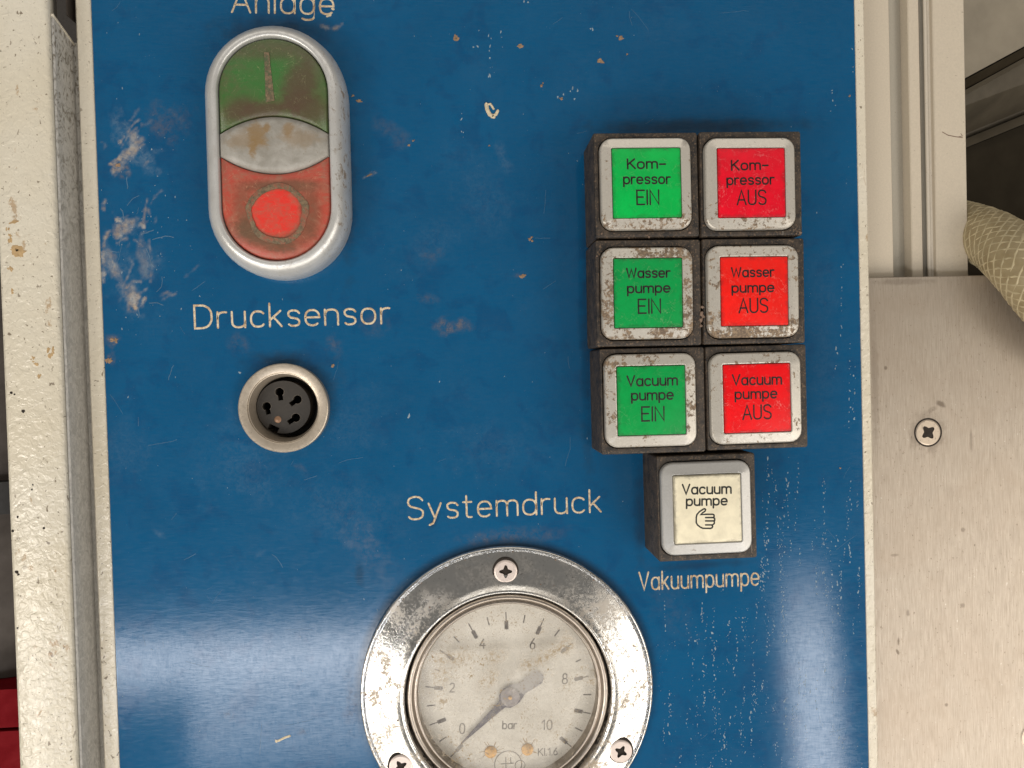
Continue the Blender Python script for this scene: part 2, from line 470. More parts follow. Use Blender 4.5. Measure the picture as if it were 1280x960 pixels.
def mat_cap(name, base, wear=.3, fog=(.5, .5, .4), seedo=0.):
    m = NT(name)
    wear *= .55
    n1 = m.noise(.35, 4, .6, .4, None, seedo); n2 = m.noise(1.4, 5, .7, .6, None, seedo + 5)
    c = m.mix(m.mr(n1, .35, .7), base, tuple(v * .80 for v in base))
    c = m.mix(m.math('MULTIPLY', m.mr(n2, .62, .74), wear), c, fog)
    c = m.mix(m.math('MULTIPLY', m.mr(n2, .36, .28), wear * .8), c, tuple(v * .45 for v in base))
    tc = m.n('ShaderNodeTexCoord'); sx = m.n('ShaderNodeSeparateXYZ'); m.put(sx.inputs[0], tc.outputs['Generated'])
    e = m.math('MAXIMUM', m.math('ABSOLUTE', m.math('SUBTRACT', sx.outputs[0], .5)), m.math('ABSOLUTE', m.math('SUBTRACT', sx.outputs[2], .5)))
    n4 = m.noise(.5, 5, .7, .4, None, seedo + 9)
    ed = m.mr(m.math('ADD', e, m.math('MULTIPLY', m.math('SUBTRACT', n4, .5), .22)), .455, .51)
    c = m.mix(m.math('MULTIPLY', ed, .65), c, tuple(v * .30 + .012 for v in base))
    sc = m.math('ABSOLUTE', m.math('SUBTRACT', m.noise(.22, 4, .6, 2.2, None, seedo + 13), .5))
    c = m.mix(m.math('MULTIPLY', m.math('MULTIPLY', m.mr(sc, .010, .003), m.mr(n1, .48, .6)), wear * 1.2), c, tuple(min(1, v * 1.2 + .12) for v in fog))
    fl = m.mr(m.noise(1.1, 5, .75, .3, (1, 1, .5), seedo + 17), .64, .69)
    c = m.mix(m.math('MULTIPLY', fl, wear * 1.3, clamp=True), c, fog)
    m.set(Base_Color=c, Roughness=m.mr(n2, .3, .7, .28, .45), Specular_IOR_Level=.28, Normal=m.bump(n2, .02, .8))
    return m.m
M['print'] = simple('dark printed ink', (.012, .014, .010), .5, 0, .5, 2.)
M['print_worn'] = simple('worn printed ink', (.030, .003, .003), .5, 0, .6, 1.5)
M['chrome'] = None

def mat_chrome():
    m = NT('pitted chrome')
    x, y, z = m.sep()
    pit = m.noise(1.6, 6, .75, .8); big = m.noise(.13, 4, .6, .5, None, 4.)
    zone = m.mr(z, 24, 12, .12, 1.0)
    mk = m.math('MULTIPLY', m.mr(m.math('ADD', pit, m.math('MULTIPLY', m.math('SUBTRACT', big, .5), .6)), .50, .585), zone)
    hz = m.math('MULTIPLY', m.mr(big, .45, .62), .55)
    c = m.mix(hz, (.72, .715, .70), (.58, .545, .50))
    c = m.mix(m.math('MULTIPLY', mk, .85), c, (.30, .235, .16))
    c = m.mix(m.mr(m.noise(2.3, 4, .7, .5, None, 9.), .63, .67), c, (.07, .05, .035))
    m.set(Base_Color=c, Metallic=m.math('SUBTRACT', 1.0, m.math('MULTIPLY', mk, .75)),
          Roughness=m.math('ADD', m.mr(big, .38, .68, .06, .28), m.math('MULTIPLY', mk, .35), clamp=True),
          Normal=m.bump(m.math('ADD', pit, m.math('MULTIPLY', big, 2.)), .035, 1.))
    return m.m
M['chrome'] = mat_chrome()
def mat_metal(name, base, rough=.3, dirt=.5, metal=1.0, thr=.60):
    m = NT(name)
    n1 = m.noise(1.8, 5, .7, .4)
    mk = m.math('MULTIPLY', m.mr(n1, thr, thr + .08), dirt)
    c = m.mix(mk, base, (.13, .10, .07))
    m.set(Base_Color=c, Metallic=m.math('SUBTRACT', metal, m.math('MULTIPLY', mk, .7), clamp=True), Roughness=m.mr(n1, .3, .7, rough * .8, rough * 1.4), Normal=m.bump(n1, .02, .8))
    return m.m
M['steel_ring'] = mat_metal('gauge rim steel', (.40, .35, .30), .30, .5, 1.0, .66)
M['screw'] = mat_metal('zinc screw', (.66, .57, .52), .42, .5, .6, .64)
M['ring'] = mat_metal('nickel ring', (.54, .465, .375), .34, .5, .7, .60)
M['plate_screw'] = mat_metal('beige worn screw', (.50, .42, .335), .38, .6, .75, .58)
M['brass'] = mat_metal('dull brass', (.50, .30, .12), .4, .6, .7, .52)
M['hole'] = simple('dirty recess', (.022, .015, .010), .9)
M['black_plastic'] = simple('black plastic', (.035, .031, .028), .42, 0, .4, .8)
M['black_well'] = simple('black connector well', (.008, .008, .008), .5)

def mat_silver_oval():
    m = NT('satin silver bezel')
    x, y, z = m.sep()
    n1 = m.noise(.9, 6, .72, .6, (1, 1, .6)); n2 = m.noise(.22, 3)
    mk = m.math('MULTIPLY', m.mr(n1, .53, .62), m.mr(x, 9, 13.5, .18, 1.0))
    mk2 = m.math('MULTIPLY', m.mr(n1, .60, .66), m.mr(m.noise(.14, 2, .5, 0, None, 8.), .48, .56))
    mk = m.math('MAXIMUM', mk, m.math('MULTIPLY', mk2, .6))
    c = m.mix(m.mr(n2, .35, .65), (.63, .63, .62), (.55, .545, .53))
    c = m.mix(m.math('MULTIPLY', mk, .85), c, (.15, .105, .065))
    m.set(Base_Color=c, Metallic=m.math('MULTIPLY', m.math('SUBTRACT', 1.0, mk), .45), Roughness=m.mr(n1, .3, .7, .26, .42), Normal=m.bump(n1, .03, .8))
    return m.m
M['oval'] = mat_silver_oval()

_pp = P(1180, 900, -3.0)[0], P(600, 1130)[1] - 12
ALU_SPOTS = [(P(a, b, -3)[0] - _pp[0], P(a, b, -3)[1] - _pp[1], rx, rz, k, an) for a, b, rx, rz, k, an in (
    (1176, 505, 1.1, .6, .8, -.5), (1165, 512, 1.0, .5, .35, .4), (1160, 541, 4.0, 4.0, .45, 0), (1214, 550, .4, 2.2, .4, 0), (1107, 460, .35, .4, .8, 0), (1123, 802, .3, .9, .8, 0), (1122, 815, .3, .6, .8, .4),
    (1135, 766, .4, .7, .5, 0), (1183, 881, .4, .4, .7, 0), (1118, 694, .9, .3, .5, 0), (1204, 662, .5, .5, .5, 0), (1203, 757, .5, .5, .5, 0), (1094, 480, .8, 14, .3, 0), (1130, 352, 6, .7, .35, 0))]
def mat_alu():
    m = NT('brushed aluminium')
    br = m.noise(1.0, 5, .75, 0, (4.5, 1, .22)); spk = m.noise(1.5, 4, .7, .2, (1.2, 1, .7), 5.)
    sp2 = m.noise(.6, 4, .6, .3, None, 15.)
    c = m.mix(m.mr(br, .35, .65), (.45, .39, .325), (.325, .275, .22))
    c = m.mix(m.math('MULTIPLY', m.mr(sp2, .5, .7), .4), c, (.36, .315, .26))
    c = m.mix(m.math('MULTIPLY', m.mr(spk, .625, .66), .7), c, (.16, .12, .085))
    c = m.mix(m.math('MULTIPLY', m.mr(spk, .34, .30), .6), c, (.70, .66, .60))
    nn = m.noise(.5, 5, .7, .4, None, 25.)
    for x, z, rx, rz, k, a in ALU_SPOTS:
        c = m.mix(m.math('MULTIPLY', m.blob(x, z, rx, rz, .9, nn, a, 1.0), k), c, (.12, .09, .065))
    c = m.mix(m.math('MULTIPLY', m.mr(m.noise(.05, 4, .6, .8, None, 33.), .45, .65), .30), c, (.34, .27, .205))
    m.set(Base_Color=c, Metallic=.6, Roughness=m.mr(br, .3, .7, .36, .50), Normal=m.bump(br, .02, 1))
    return m.m
M['alu'] = mat_alu()

def mat_hose():
    m = NT('milky braided hose')
    g = m.noise(.3, 3)
    c = m.mix(m.mr(g, .3, .7), (.38, .31, .18), (.28, .215, .115))
    m.set(Base_Color=c, Roughness=.38, Subsurface_Weight=.15, Subsurface_Radius=(.004, .003, .0015), Specular_IOR_Level=.5)
    return m.m
M['hose'] = mat_hose()
M['braid'] = simple('hose braid', (.56, .47, .29), .45, 0, .25, .4)

# ------------------------------------------------------------------ numpy value noise for the faceplate masks
def vnoise(X, Z, scale, seed, octs=4, rough=.55):
    out = np.zeros_like(X); amp = 1.0; tot = 0
    for o in range(octs):
        r = np.random.RandomState(seed + o * 17); g = r.rand(256, 256)
        u = X / scale + 91.3; v = Z / scale + 57.7
        i = np.floor(u).astype(int); j = np.floor(v).astype(int); fu = u - i; fv = v - j
        fu = fu * fu * (3 - 2 * fu); fv = fv * fv * (3 - 2 * fv)
        a = g[i % 256, j % 256]; b = g[(i + 1) % 256, j % 256]; c = g[i % 256, (j + 1) % 256]; d = g[(i + 1) % 256, (j + 1) % 256]
        out += amp * ((a * (1 - fu) + b * fu) * (1 - fv) + (c * (1 - fu) + d * fu) * fv)
        tot += amp; amp *= rough; scale /= 2.0
    return out / tot

# ================================================================== SETTING
def sheet(name, pts, mat, kind='structure', thick=2.0, parent=None):
    """flat sheet through points (x, z, h), given real thickness backwards"""
    mb = MB()
    mb.loft([pts, [(x, z, hh - thick) for x, z, hh in pts]], True, True)
    o = mb.build(name, mat, parent)
    if kind and not parent: o['kind'] = kind
    return o
def PX(px, py, hh): x, z = P(px, py, hh); return (x, z, hh)
sheet('back_wall', [(-700, -600, -125), (700, -600, -125), (700, 600, -125), (-700, 600, -125)], M['dark'])
# compartment wall seen beside the hose: upper sheet, sloping ledge, lower sheets
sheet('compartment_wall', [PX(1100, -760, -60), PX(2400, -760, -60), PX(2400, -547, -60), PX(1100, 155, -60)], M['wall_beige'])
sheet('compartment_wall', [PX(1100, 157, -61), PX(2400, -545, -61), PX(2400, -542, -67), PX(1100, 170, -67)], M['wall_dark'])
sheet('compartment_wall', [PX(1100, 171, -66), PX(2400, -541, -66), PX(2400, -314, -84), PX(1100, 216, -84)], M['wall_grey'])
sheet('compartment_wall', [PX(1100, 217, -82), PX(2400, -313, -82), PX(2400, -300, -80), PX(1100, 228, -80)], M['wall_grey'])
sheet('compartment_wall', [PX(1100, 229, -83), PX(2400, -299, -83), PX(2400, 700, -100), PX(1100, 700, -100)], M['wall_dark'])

# ================================================================== CONTROL PANEL
L0, L1 = P(116, 0), P(148, 960); R0, R1 = P(1070, 0), P(1083, 960)
XL = (L0[0] + L1[0]) / 2; XR = (R0[0] + R1[0]) / 2
ZT = P(600, -170)[1]; ZB = P(600, 1130)[1]
panel = thing('control_panel', 'scratched blue metal control panel with cream engraved words, set in a cream housing', 'control panel', ((XL + XR) / 2, ZB), 0)
PO = ((XL + XR) / 2, ZB)
SOCK = P(354, 510, 2.0); SOCK_R = 8.9
GAU = P(635.5, 867.5, 2.0)

STREAKS = [(p, w * 1.15, min(1.0, .5 + w)) for p, w in (([(140, 205), (146, 200), (152, 196)], .5), ([(152, 200), (160, 190), (172, 178)], .22), ([(150, 178), (155, 172)], .35), ([(158, 196), (168, 188), (180, 180)], .2),
    ([(160, 165), (166, 156), (174, 150)], .16), ([(152, 184), (160, 170), (170, 160)], .12), ([(146, 275), (156, 280), (163, 286)], .42), ([(158, 283), (150, 290), (144, 296), (148, 299), (152, 292)], .34),
    ([(145, 304), (152, 300), (158, 297)], .22), ([(177, 283), (180, 270), (184, 250)], .14), ([(175, 281), (179, 283)], .4), ([(135, 290), (131, 300), (129, 320), (129, 350)], .34),
    ([(163, 380), (170, 386), (176, 382), (181, 374)], .30), ([(165, 374), (170, 384)], .5), ([(140, 325), (143, 332), (141, 340)], .26), ([(158, 360), (165, 352), (176, 352)], .2),
    ([(129, 262), (131, 250)], .3), ([(155, 372), (152, 360), (160, 345), (166, 330)], .12), ([(168, 300), (178, 308)], .14), ([(186, 300), (190, 330), (188, 352)], .1))]
def build_faceplate():
    step = .3
    nx = int((XR - XL) / step) + 1; nz = int((ZT - ZB) / step) + 1
    xs = np.linspace(XL, XR, nx); zs = np.linspace(ZB, ZT, nz)
    X, Z = np.meshgrid(xs, zs)            # row = z
    idx = np.arange(nx * nz).reshape(nz, nx)
    co = np.stack([(X - PO[0]) * MM, np.zeros_like(X), (Z - PO[1]) * MM], -1).reshape(-1, 3)
    q = np.stack([idx[:-1, :-1], idx[:-1, 1:], idx[1:, 1:], idx[1:, :-1]], -1).reshape(-1, 4)
    cx = (X[:-1, :-1] + step / 2).ravel(); cz = (Z[:-1, :-1] + step / 2).ravel()
    keep = (np.hypot(cx - SOCK[0], cz - SOCK[1]) > 7.6) & (np.hypot(cx - GAU[0], cz - GAU[1]) > 24)
    q = q[keep]
    n = co.shape[0]
    # skirt
    border = list(idx[0, :]) + list(idx[1:, -1]) + list(idx[-1, -2::-1]) + list(idx[-2:0:-1, 0])
    bco = co[border].copy(); bco[:, 1] += 2.0 * MM
    co = np.vstack([co, bco]); nb = len(border)
    sk = [(border[i], n + i, n + (i + 1) % nb, border[(i + 1) % nb]) for i in range(nb)]
    faces = q.tolist() + sk
    me = bpy.data.meshes.new('faceplate')
    me.from_pydata(co.tolist(), [], faces)
    # masks
    hz = np.zeros_like(X); fm = np.zeros_like(X); dt = np.zeros_like(X); gr = np.zeros_like(X)
    nzA = vnoise(X, Z, 9, 3); nzB = vnoise(X, Z, 2.2, 40); nzC = vnoise(X, Z, 28, 70, 3)
    hz += np.clip((nzA - .52) * 2.0, 0, 1) * .16 + np.clip((nzC - .52) * 2.4, 0, 1) * .10
    def spot(px, py, rx, rz, s, arr, ang=0, rag=.5):
        c = P(px, py); k = 5.7
        dx, dz = X - c[0], Z - c[1]; a = rad(ang)
        u = (dx * math.cos(a) + dz * math.sin(a)) / (rx / k); v = (-dx * math.sin(a) + dz * math.cos(a)) / (rz / k)
        d = np.sqrt(u * u + v * v) + (nzB - .5) * rag * 3.2 + (nzA - .5) * rag * 1.4
        arr[:] = np.maximum(arr, s * np.clip((1.15 - d) / .9, 0, 1))
    for a in [(205, 150, 26, 22, .45, dt), (215, 172, 10, 8, .5, dt), (566, 408, 26, 9, .75, dt), (533, 373, 12, 7, .45, dt), (140, 425, 8, 9, .7, dt, 0, .9),
              (138, 452, 6, 7, .7, dt, 0, .9), (300, 428, 14, 12, .30, dt), (415, 432, 10, 12, .40, dt), (468, 405, 18, 14, .35, dt), (372, 583, 10, 6, .4, dt),
              (284, 893, 9, 7, .5, dt), (480, 160, 16, 14, .25, dt), (495, 170, 18, 12, .22, dt, -40), (650, 343, 12, 4, .6, dt, 5), (460, 690, 26, 60, .16, dt, 30),
              (630, 672, 70, 12, .45, dt, 3, .3), (438, 870, 9, 50, .35, dt, 0), (835, 760, 20, 60, .14, dt, 30), (380, 915, 8, 5, .4, dt),
              (200, 668, 9, 3.5, .5, hz, -35), (325, 693, 9, 4, .5, hz, 30), (545, 880, 0.1, .1, 0, hz), (160, 560, 30, 40, .25, hz), (310, 580, 70, 60, .30, hz, 20),
              (440, 520, 60, 50, .22, hz), (620, 560, 80, 40, .20, hz), (430, 640, 90, 50, .24, hz), (600, 240, 40, 60, .22, hz, 20), (630, 200, 8, 30, .45, hz, 20),
              (540, 300, 60, 30, .22, hz, 35), (540, 320, 16, 10, .45, dt, 20), (165, 180, 14, 40, 1.0, hz, 35, .9), (160, 192, 6, 26, .8, fm, -40, .9), (168, 170, 5, 18, .6, fm, -30, .9), (150, 285, 14, 9, .6, fm, 20, .9), (172, 372, 11, 14, .75, fm, 10, .9), (142, 335, 8, 20, .45, fm, 10, .9), (182, 330, 10, 30, .30, fm, 5, .6), (152, 210, 8, 16, .8, dt, 35, .9), (150, 330, 26, 40, .50, hz, 10, .9),
              (170, 365, 22, 28, .60, hz, 0, .9), (172, 372, 10, 12, .85, dt, 0, .9), (190, 330, 14, 26, .4, hz, 0, .3), (165, 285, 12, 10, .8, hz, 20, .9), (133, 310, 5, 40, .85, hz, 0, .6),
              (1030, 420, 24, 140, .18, hz), (985, 800, 40, 120, .12, hz)]:
        spot(*a)
    for a in [(873, 158, 140, 10, .5, gr, .5, .3), (738, 370, 14, 200, .55, gr, -1.5, .3), (345, 38, 75, 22, .5, gr, 0, .3), (432, 230, 12, 110, .45, gr, 0, .3),  # dark halos hugging the raised parts: their shade painted into the mask
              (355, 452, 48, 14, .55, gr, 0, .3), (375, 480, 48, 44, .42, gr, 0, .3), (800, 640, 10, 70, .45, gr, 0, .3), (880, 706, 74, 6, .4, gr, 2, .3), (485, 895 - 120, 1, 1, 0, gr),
              (543, 652, 5, 12, .7, gr, -30), (450, 715, 5, 16, .35, gr, 0)]:  # two small dark smudges
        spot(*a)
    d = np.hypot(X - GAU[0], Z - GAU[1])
    gr[:] = np.maximum(gr, .7 * np.clip((34.2 - d) / 2.2, 0, 1) * np.clip((Z - GAU[1]) / 30 + .55, .2, 1))  # painted shade round the gauge, strongest above it
    nzD = vnoise(X, Z, .9, 140, 3)
    def stroke(pts, w, sgt=.9, arr=fm):
        q = [P(*p) for p in pts]
        for (ax, az), (bx, bz) in zip(q, q[1:]):
            x0_, x1_, z0_, z1_ = min(ax, bx) - 2, max(ax, bx) + 2, min(az, bz) - 2, max(az, bz) + 2
            c0, c1 = np.searchsorted(xs, [x0_, x1_]); r0, r1 = np.searchsorted(zs, [z0_, z1_])
            if c1 <= c0 or r1 <= r0: continue
            xx, zz = X[r0:r1, c0:c1], Z[r0:r1, c0:c1]
            L2 = (bx - ax) ** 2 + (bz - az) ** 2 + 1e-6
            t = np.clip(((xx - ax) * (bx - ax) + (zz - az) * (bz - az)) / L2, 0, 1)
            d_ = np.hypot(xx - ax - t * (bx - ax), zz - az - t * (bz - az)) + (nzD[r0:r1, c0:c1] - .5) * (w * 1.8 + .5)
            arr[r0:r1, c0:c1] = np.maximum(arr[r0:r1, c0:c1], sgt * np.clip((w * .75 - d_) / .55 + .42, 0, 1))
    for pts, w, k in STREAKS: stroke(pts, w, k)
    for pts in ([(403, 33), (412, 36), (420, 36), (427, 30)], [(455, 222), (462, 219), (470, 216)]): stroke(pts, .3, .6)
    rs = random.Random(5)
    for _ in range(24):
        x = rs.gauss(165, 20); y = rs.choice([rs.gauss(185, 22), rs.gauss(290, 22), rs.gauss(345, 28)]); a = rs.choice([.9, 1.1, .7, 2.0, .2]) + rs.gauss(0, .3); L = rs.uniform(4, 22)
        stroke([(x, y), (x + L * .5 * math.cos(a) + rs.gauss(0, 2), y - L * .5 * math.sin(a) + rs.gauss(0, 2)), (x + L * math.cos(a), y - L * math.sin(a))], rs.uniform(.08, .22), rs.uniform(.15, .5))
    for nm, arr in (('film_sheen', fm), ('haze', hz), ('dirt', dt), ('shade_grime', gr)):
        at = me.attributes.new(nm, 'FLOAT', 'POINT')
        at.data.foreach_set('value', np.concatenate([arr.ravel(), np.zeros(nb)]).astype(np.float32))
    uv = me.uv_layers.new(name='UVMap')
    li = np.empty(len(me.loops), np.int32); me.loops.foreach_get('vertex_index', li)
    U = np.stack([co[li, 0] * 5, co[li, 2] * 5], -1).astype(np.float32)
    uv.data.foreach_set('uv', U.ravel())
    return link_mesh('faceplate', me, M['blue'], panel)
build_faceplate()

# cream housing edges that frame the faceplate
def vbar(name, x0, x1, h_front, h_back, mat, parent, ch=.35, z0=None, z1=None, ox=0, oz=0):
    z0 = ZB - 12 if z0 is None else z0; z1 = ZT + 12 if z1 is None else z1
    mb = MB()
    sec = [(x0, h_back), (x0, h_front - ch), (x0 + ch, h_front), (x1 - ch, h_front), (x1, h_front - ch), (x1, h_back)]
    mb.loft([[(x - ox, z0 - oz, hh) for x, hh in sec], [(x - ox, z1 - oz, hh) for x, hh in sec]], True, True)
    return mb.build(name, mat, parent)
XB0 = P(95.5, 0, -.6)[0]; XB1 = P(122.5, 960, -.6)[0]; XB = (XB0 + XB1) / 2 + .45
vbar('housing_edge', XB, XL - .03, -.5, -40, M['cream_edge'], panel, ox=PO[0], oz=PO[1])
XC = (P(1085, 0, -.6)[0] + P(1093, 960, -.6)[0]) / 2
vbar('housing_edge', XR + .03, XC, -.4, -40, M['cream_edge'], panel, ox=PO[0], oz=PO[1])
mb = MB(); box(mb, XB - PO[0] + 3, XC - PO[0] - 3, -10, ZT - ZB + 10, -42, -38)
mb.build('housing_back', M['dark'], panel)

# engraved words
for txt, pa, pb, cap, w in (('Anlage', (290, 15), (417, 18), 28.5, .44), ('Drucksensor', (243.8, 410.5), (487, 404), 28.5, .46),
                            ('Systemdruck', (510, 649.5), (751, 639.6), 28, .44), ('Vakuumpumpe', (799.5, 737.5), (948.5, 731), 22, .40)):
    mb, nm, mt, pr = lettering('lettering', txt, pa, pb, cap, 0.0, w, .05, M['engrave'], panel, PO, 0.0, .21, .018)
    o = mb.build('lettering', mt, pr); o['label'] = 'engraved cream word ' + txt

# ---- splashes, specks and scratches on the faceplate
def blob_poly(mb, x, z, r, h0=.01, t=.06, n=9, ax=1.0, ang=0.0, rag=.35):
    ca, sa = math.cos(ang), math.sin(ang)
    rr = [r * random.uniform(1 - rag, 1 + rag) for _ in range(n)]
    def ring(s, hh):
        out = []
        for i in range(n):
            a = 2 * math.pi * i / n; u = rr[i] * s * math.cos(a) * ax; v = rr[i] * s * math.sin(a)
            out.append((x + u * ca - v * sa, z + u * sa + v * ca, hh))
        return out
    mb.loft([ring(1, h0 - .02), ring(.8, h0 + t * .8), ring(.3, h0 + t)], False, True)
def loc(px, py, hh=0): a = P(px, py, hh); return a[0] - PO[0], a[1] - PO[1]
def blocked(px, py):
    return (735 < px < 1012 and 160 < py < 570) or (800 < px < 952 and 560 < py < 705) or \
        math.hypot(px - 635, py - 868) < 188 or math.hypot(px - 354, py - 510) < 58 or (255 < px < 440 and 36 < py < 350)
mb = MB()
def speck(px, py, r):
    if blocked(px, py): return
    x, z = loc(px, py)
    if not (XL + .3 < x + PO[0] < XR - .3): return
    blob_poly(mb, x, z, r, n=6, t=.02, ang=math.pi / 2 + random.gauss(0, .35), ax=random.choice([.9, 1.2, 1.6, 2.6]), rag=.5)
def run(px, py, n, step, r):
    for k in range(n):
        speck(px + random.gauss(0, 1.0), py + k * step + random.gauss(0, step * .4), abs(random.gauss(r, r * .45)) + .03)
for _ in range(175):     # vertical drip runs below the buttons
    px = random.choice([random.uniform(830, 985), random.uniform(955, 1076), random.uniform(835, 1078)])
    py = random.uniform(575, 960) if px > 950 else random.uniform(725, 960)
    run(px, py, random.randint(2, 10), random.uniform(2, 7), random.choice([.045, .06, .08]))
for px, py, n in ((612, 40, 8), (628, 40, 3), (1005, 180, 6), (1040, 110, 4), (1052, 330, 12), (1062, 430, 14), (1068, 460, 10), (1045, 430, 5), (1030, 600, 16), (1040, 700, 14),
                  (960, 570, 20), (975, 640, 14), (985, 590, 10), (578, 140, 5), (1066, 60, 5)):
    run(px, py, n, 8, .09)
for _ in range(260):
    speck(random.uniform(125, 1078), random.uniform(0, 980), random.choice([.04, .05, .06, .09]))
for _ in range(260):
    speck(random.uniform(820, 1078), 980 - abs(random.gauss(0, 170)), random.choice([.035, .05, .06]))
for _ in range(90):
    speck(random.gauss(180, 32), random.gauss(280, 90), random.choice([.05, .07, .1]))
for px, py in ((697, 121), (704, 118), (713, 114), (718, 124), (722, 113), (716, 110), (597, 58), (592, 59), (660, 3), (655, 2), (738, 36), (741, 37), (511, 521), (300, 466), (511, 520)):
    speck(px, py, .2)
o = mb.build('lime_specks', M['speck'], panel); o['kind'] = 'stuff'

mb = MB()
def scratch(px, py, L, ang, w=.07, wav=.15, t=.015):
    pts = []; a = rad(ang); x, y = px, py
    for k in range(6):
        if blocked(x, y): break
        pts.append(loc(x, y)); a += random.gauss(0, wav); x += L / 6 * math.cos(a); y -= L / 6 * math.sin(a)
    pts = [p for p in pts if XL + .3 < p[0] + PO[0] < XR - .3]
    if len(pts) > 2: sweep(mb, pts, w, t, .002)
for _ in range(60):
    scratch(random.uniform(130, 1070), random.uniform(10, 950), random.uniform(8, 45), random.choice([35, 50, 60, 90, 110, 0, 20]) + random.gauss(0, 14), random.choice([.04, .05, .06]), .12)
for _ in range(14):
    scratch(random.gauss(170, 22), random.gauss(300, 80), random.uniform(10, 34), random.choice([45, 60, 120, 75]) + random.gauss(0, 12), random.choice([.06, .1, .14]), .3)
for a in ((327, 905, 46, -92, .07, .02), (230, 700, 20, 40, .08), (340, 693, 26, -30, .08), (380, 600, 20, 20, .06)): scratch(*a)
mb.build('scratches', M['scratch'], panel)['kind'] = 'stuff'


mb = MB()
for px, py, r, ax, ang in ((748, 77, 1.1, .8, 1.4), (775, 48, .9, 1.2, 0), (784, 68, .35, 1.4, .7), (677, 107, .55, 1, 0), (700, 123, .5, 1, 0), (665, 299, .75, 1, 1), (571, 47, .8, 1.1, .6), (650, 57, .7, 1.5, 0), (652, 345, .8, 1.8, 0),
                           (417, 457, .5, 1.3, 0), (146, 206, .8, 1.2, .7), (1050, 585, .3, 1, 0), (141, 425, .9, 1.1, 0), (138, 453, .9, 1.0, .5), (449, 126, .5, 2.6, -.2), (441, 120, .4, 1.5, .6), (462, 219, .3, 5, .35), (512, 182, .55, .8, 0),
                           (612, 182, .4, 1, 0), (1062, 120, .3, 1, 0), (516, 176, .4, .8, .3)):
    x, z = loc(px, py)
    for k in range(3):
        blob_poly(mb, x + random.gauss(0, r * .4), z + random.gauss(0, r * .3), r * random.uniform(.25, .6), n=11, ax=ax, ang=ang, rag=.55, t=.10)
mb.build('mortar_splashes', M['mortar'], panel)['kind'] = 'stuff'
mb = MB()
sweep(mb, [loc(*p) for p in ((608, 131), (609, 137), (612, 143), (617, 146))], .9, .3, .0)
sweep(mb, [loc(*p) for p in ((608, 131), (613, 130), (617, 136))], .5, .25, .0)
sweep(mb, [loc(*p) for p in ((615, 146), (620, 143), (622, 139))], .7, .3, .0)
sweep(mb, [loc(*p) for p in ((348, 926), (356, 922), (362, 920))], .5, .1, .0)
for px, py in ((345, 926), (416, 11), (410, 20), (413, 18)): x, z = loc(px, py); blob_poly(mb, x, z, .35, rag=.5)
mb.build('mortar_flake', M['mortar_pale'], panel)['kind'] = 'stuff'

# ================================================================== LEFT POST
XA = (P(60.5, 0, 6)[0] + P(95.5, 960, 6)[0]) / 2
XA0 = (P(0.5, 380, 6)[0] + P(22, 960, 6)[0]) / 2
post = thing('door_post', 'cream structured-paint metal post with brown flecks left of the blue panel', 'metal post', ((XA + XA0) / 2, ZB - 12), 0)
PX0, PZ0 = (XA + XA0) / 2, ZB - 12
mb = MB()
ch = .9; zt = ZT + 12 - PZ0
sec = [(XA0 - PX0, -20), (XA0 - PX0, 6 - ch), (XA0 - PX0 + ch * .3, 6 - ch * .3), (XA0 - PX0 + ch, 6), (XA - PX0 - ch, 6), (XA - PX0 - ch * .3, 6 - ch * .3), (XA - PX0, 6 - ch)]
nz = 40
mb.loft([[(x, zt * k / nz, hh) for x, hh in sec] for k in range(nz + 1)], True, True)
mb.build('post_face', M['cream'], post, smooth=True, angle=50)
# inner flank of the post, cut off at a slant near the top
zc0 = P(62, 20, 5)[1] - PZ0; zc1 = P(95, 52, -1)[1] - PZ0
fl = [(0.0, 10.0), (0, -26.0)]
x1 = XA - PX0 + .02
mb = MB()
flp = [(x1, 0, 4.95), (x1 + .3, 0, 4.6), (x1 + .3, 0, -26), (x1, 0, -26)]
slope = (zc1 - zc0) / 8.0
mb.loft([[(x, 0, hh) for x, _, hh in flp], [(x, zc0 + (5 - hh) * slope, hh) for x, _, hh in flp]], True, True)
mb.build('post_flank', M['grey_cast'], post)
mb = MB(); box(mb, x1 + .32, XB - PX0 - .05, 0, zc0 + 6 * slope, -5, -3.0)
mb.build('added_fill_sheet', M['grey_cast'], post)  # sheet added across the dark slot so the flank there looks lit
mb = MB()       # turned sheet edge along the slant
e0 = zc0 + .0; mb.loft([[(x1 + dx, zc0 + (5 - hh) * slope + dz, hh) for dx, dz in ((0, .05), (.5, .05), (.5, .45), (0, .45))] for hh in (5.0, -26.0)], True, True)
mb.build('sheet_edge', M['cream_edge'], post)
mb = MB(); box(mb, x1 + .02, x1 + .3, zc0 + 3.0, zt, -30, -1)
mb.build('upper_sheet', M['grey_tube'], post)
mb = MB()
for px, py, r in ((29, 514, .42), (14, 491, .3), (18, 493, .22), (22, 646, .3), (21, 715, .4), (23, 718, .3), (16, 664, .3), (55, 660, .3), (22, 785, .25), (40, 612, .2), (41, 606, .2)):
    x, z = P(px, py, 6); blob_poly(mb, x - PX0, z - PZ0, r, 6.0, .05, n=8, rag=.25)
mb.build('dark_pits', M['hole'], post)['kind'] = 'stuff'
mb = MB()
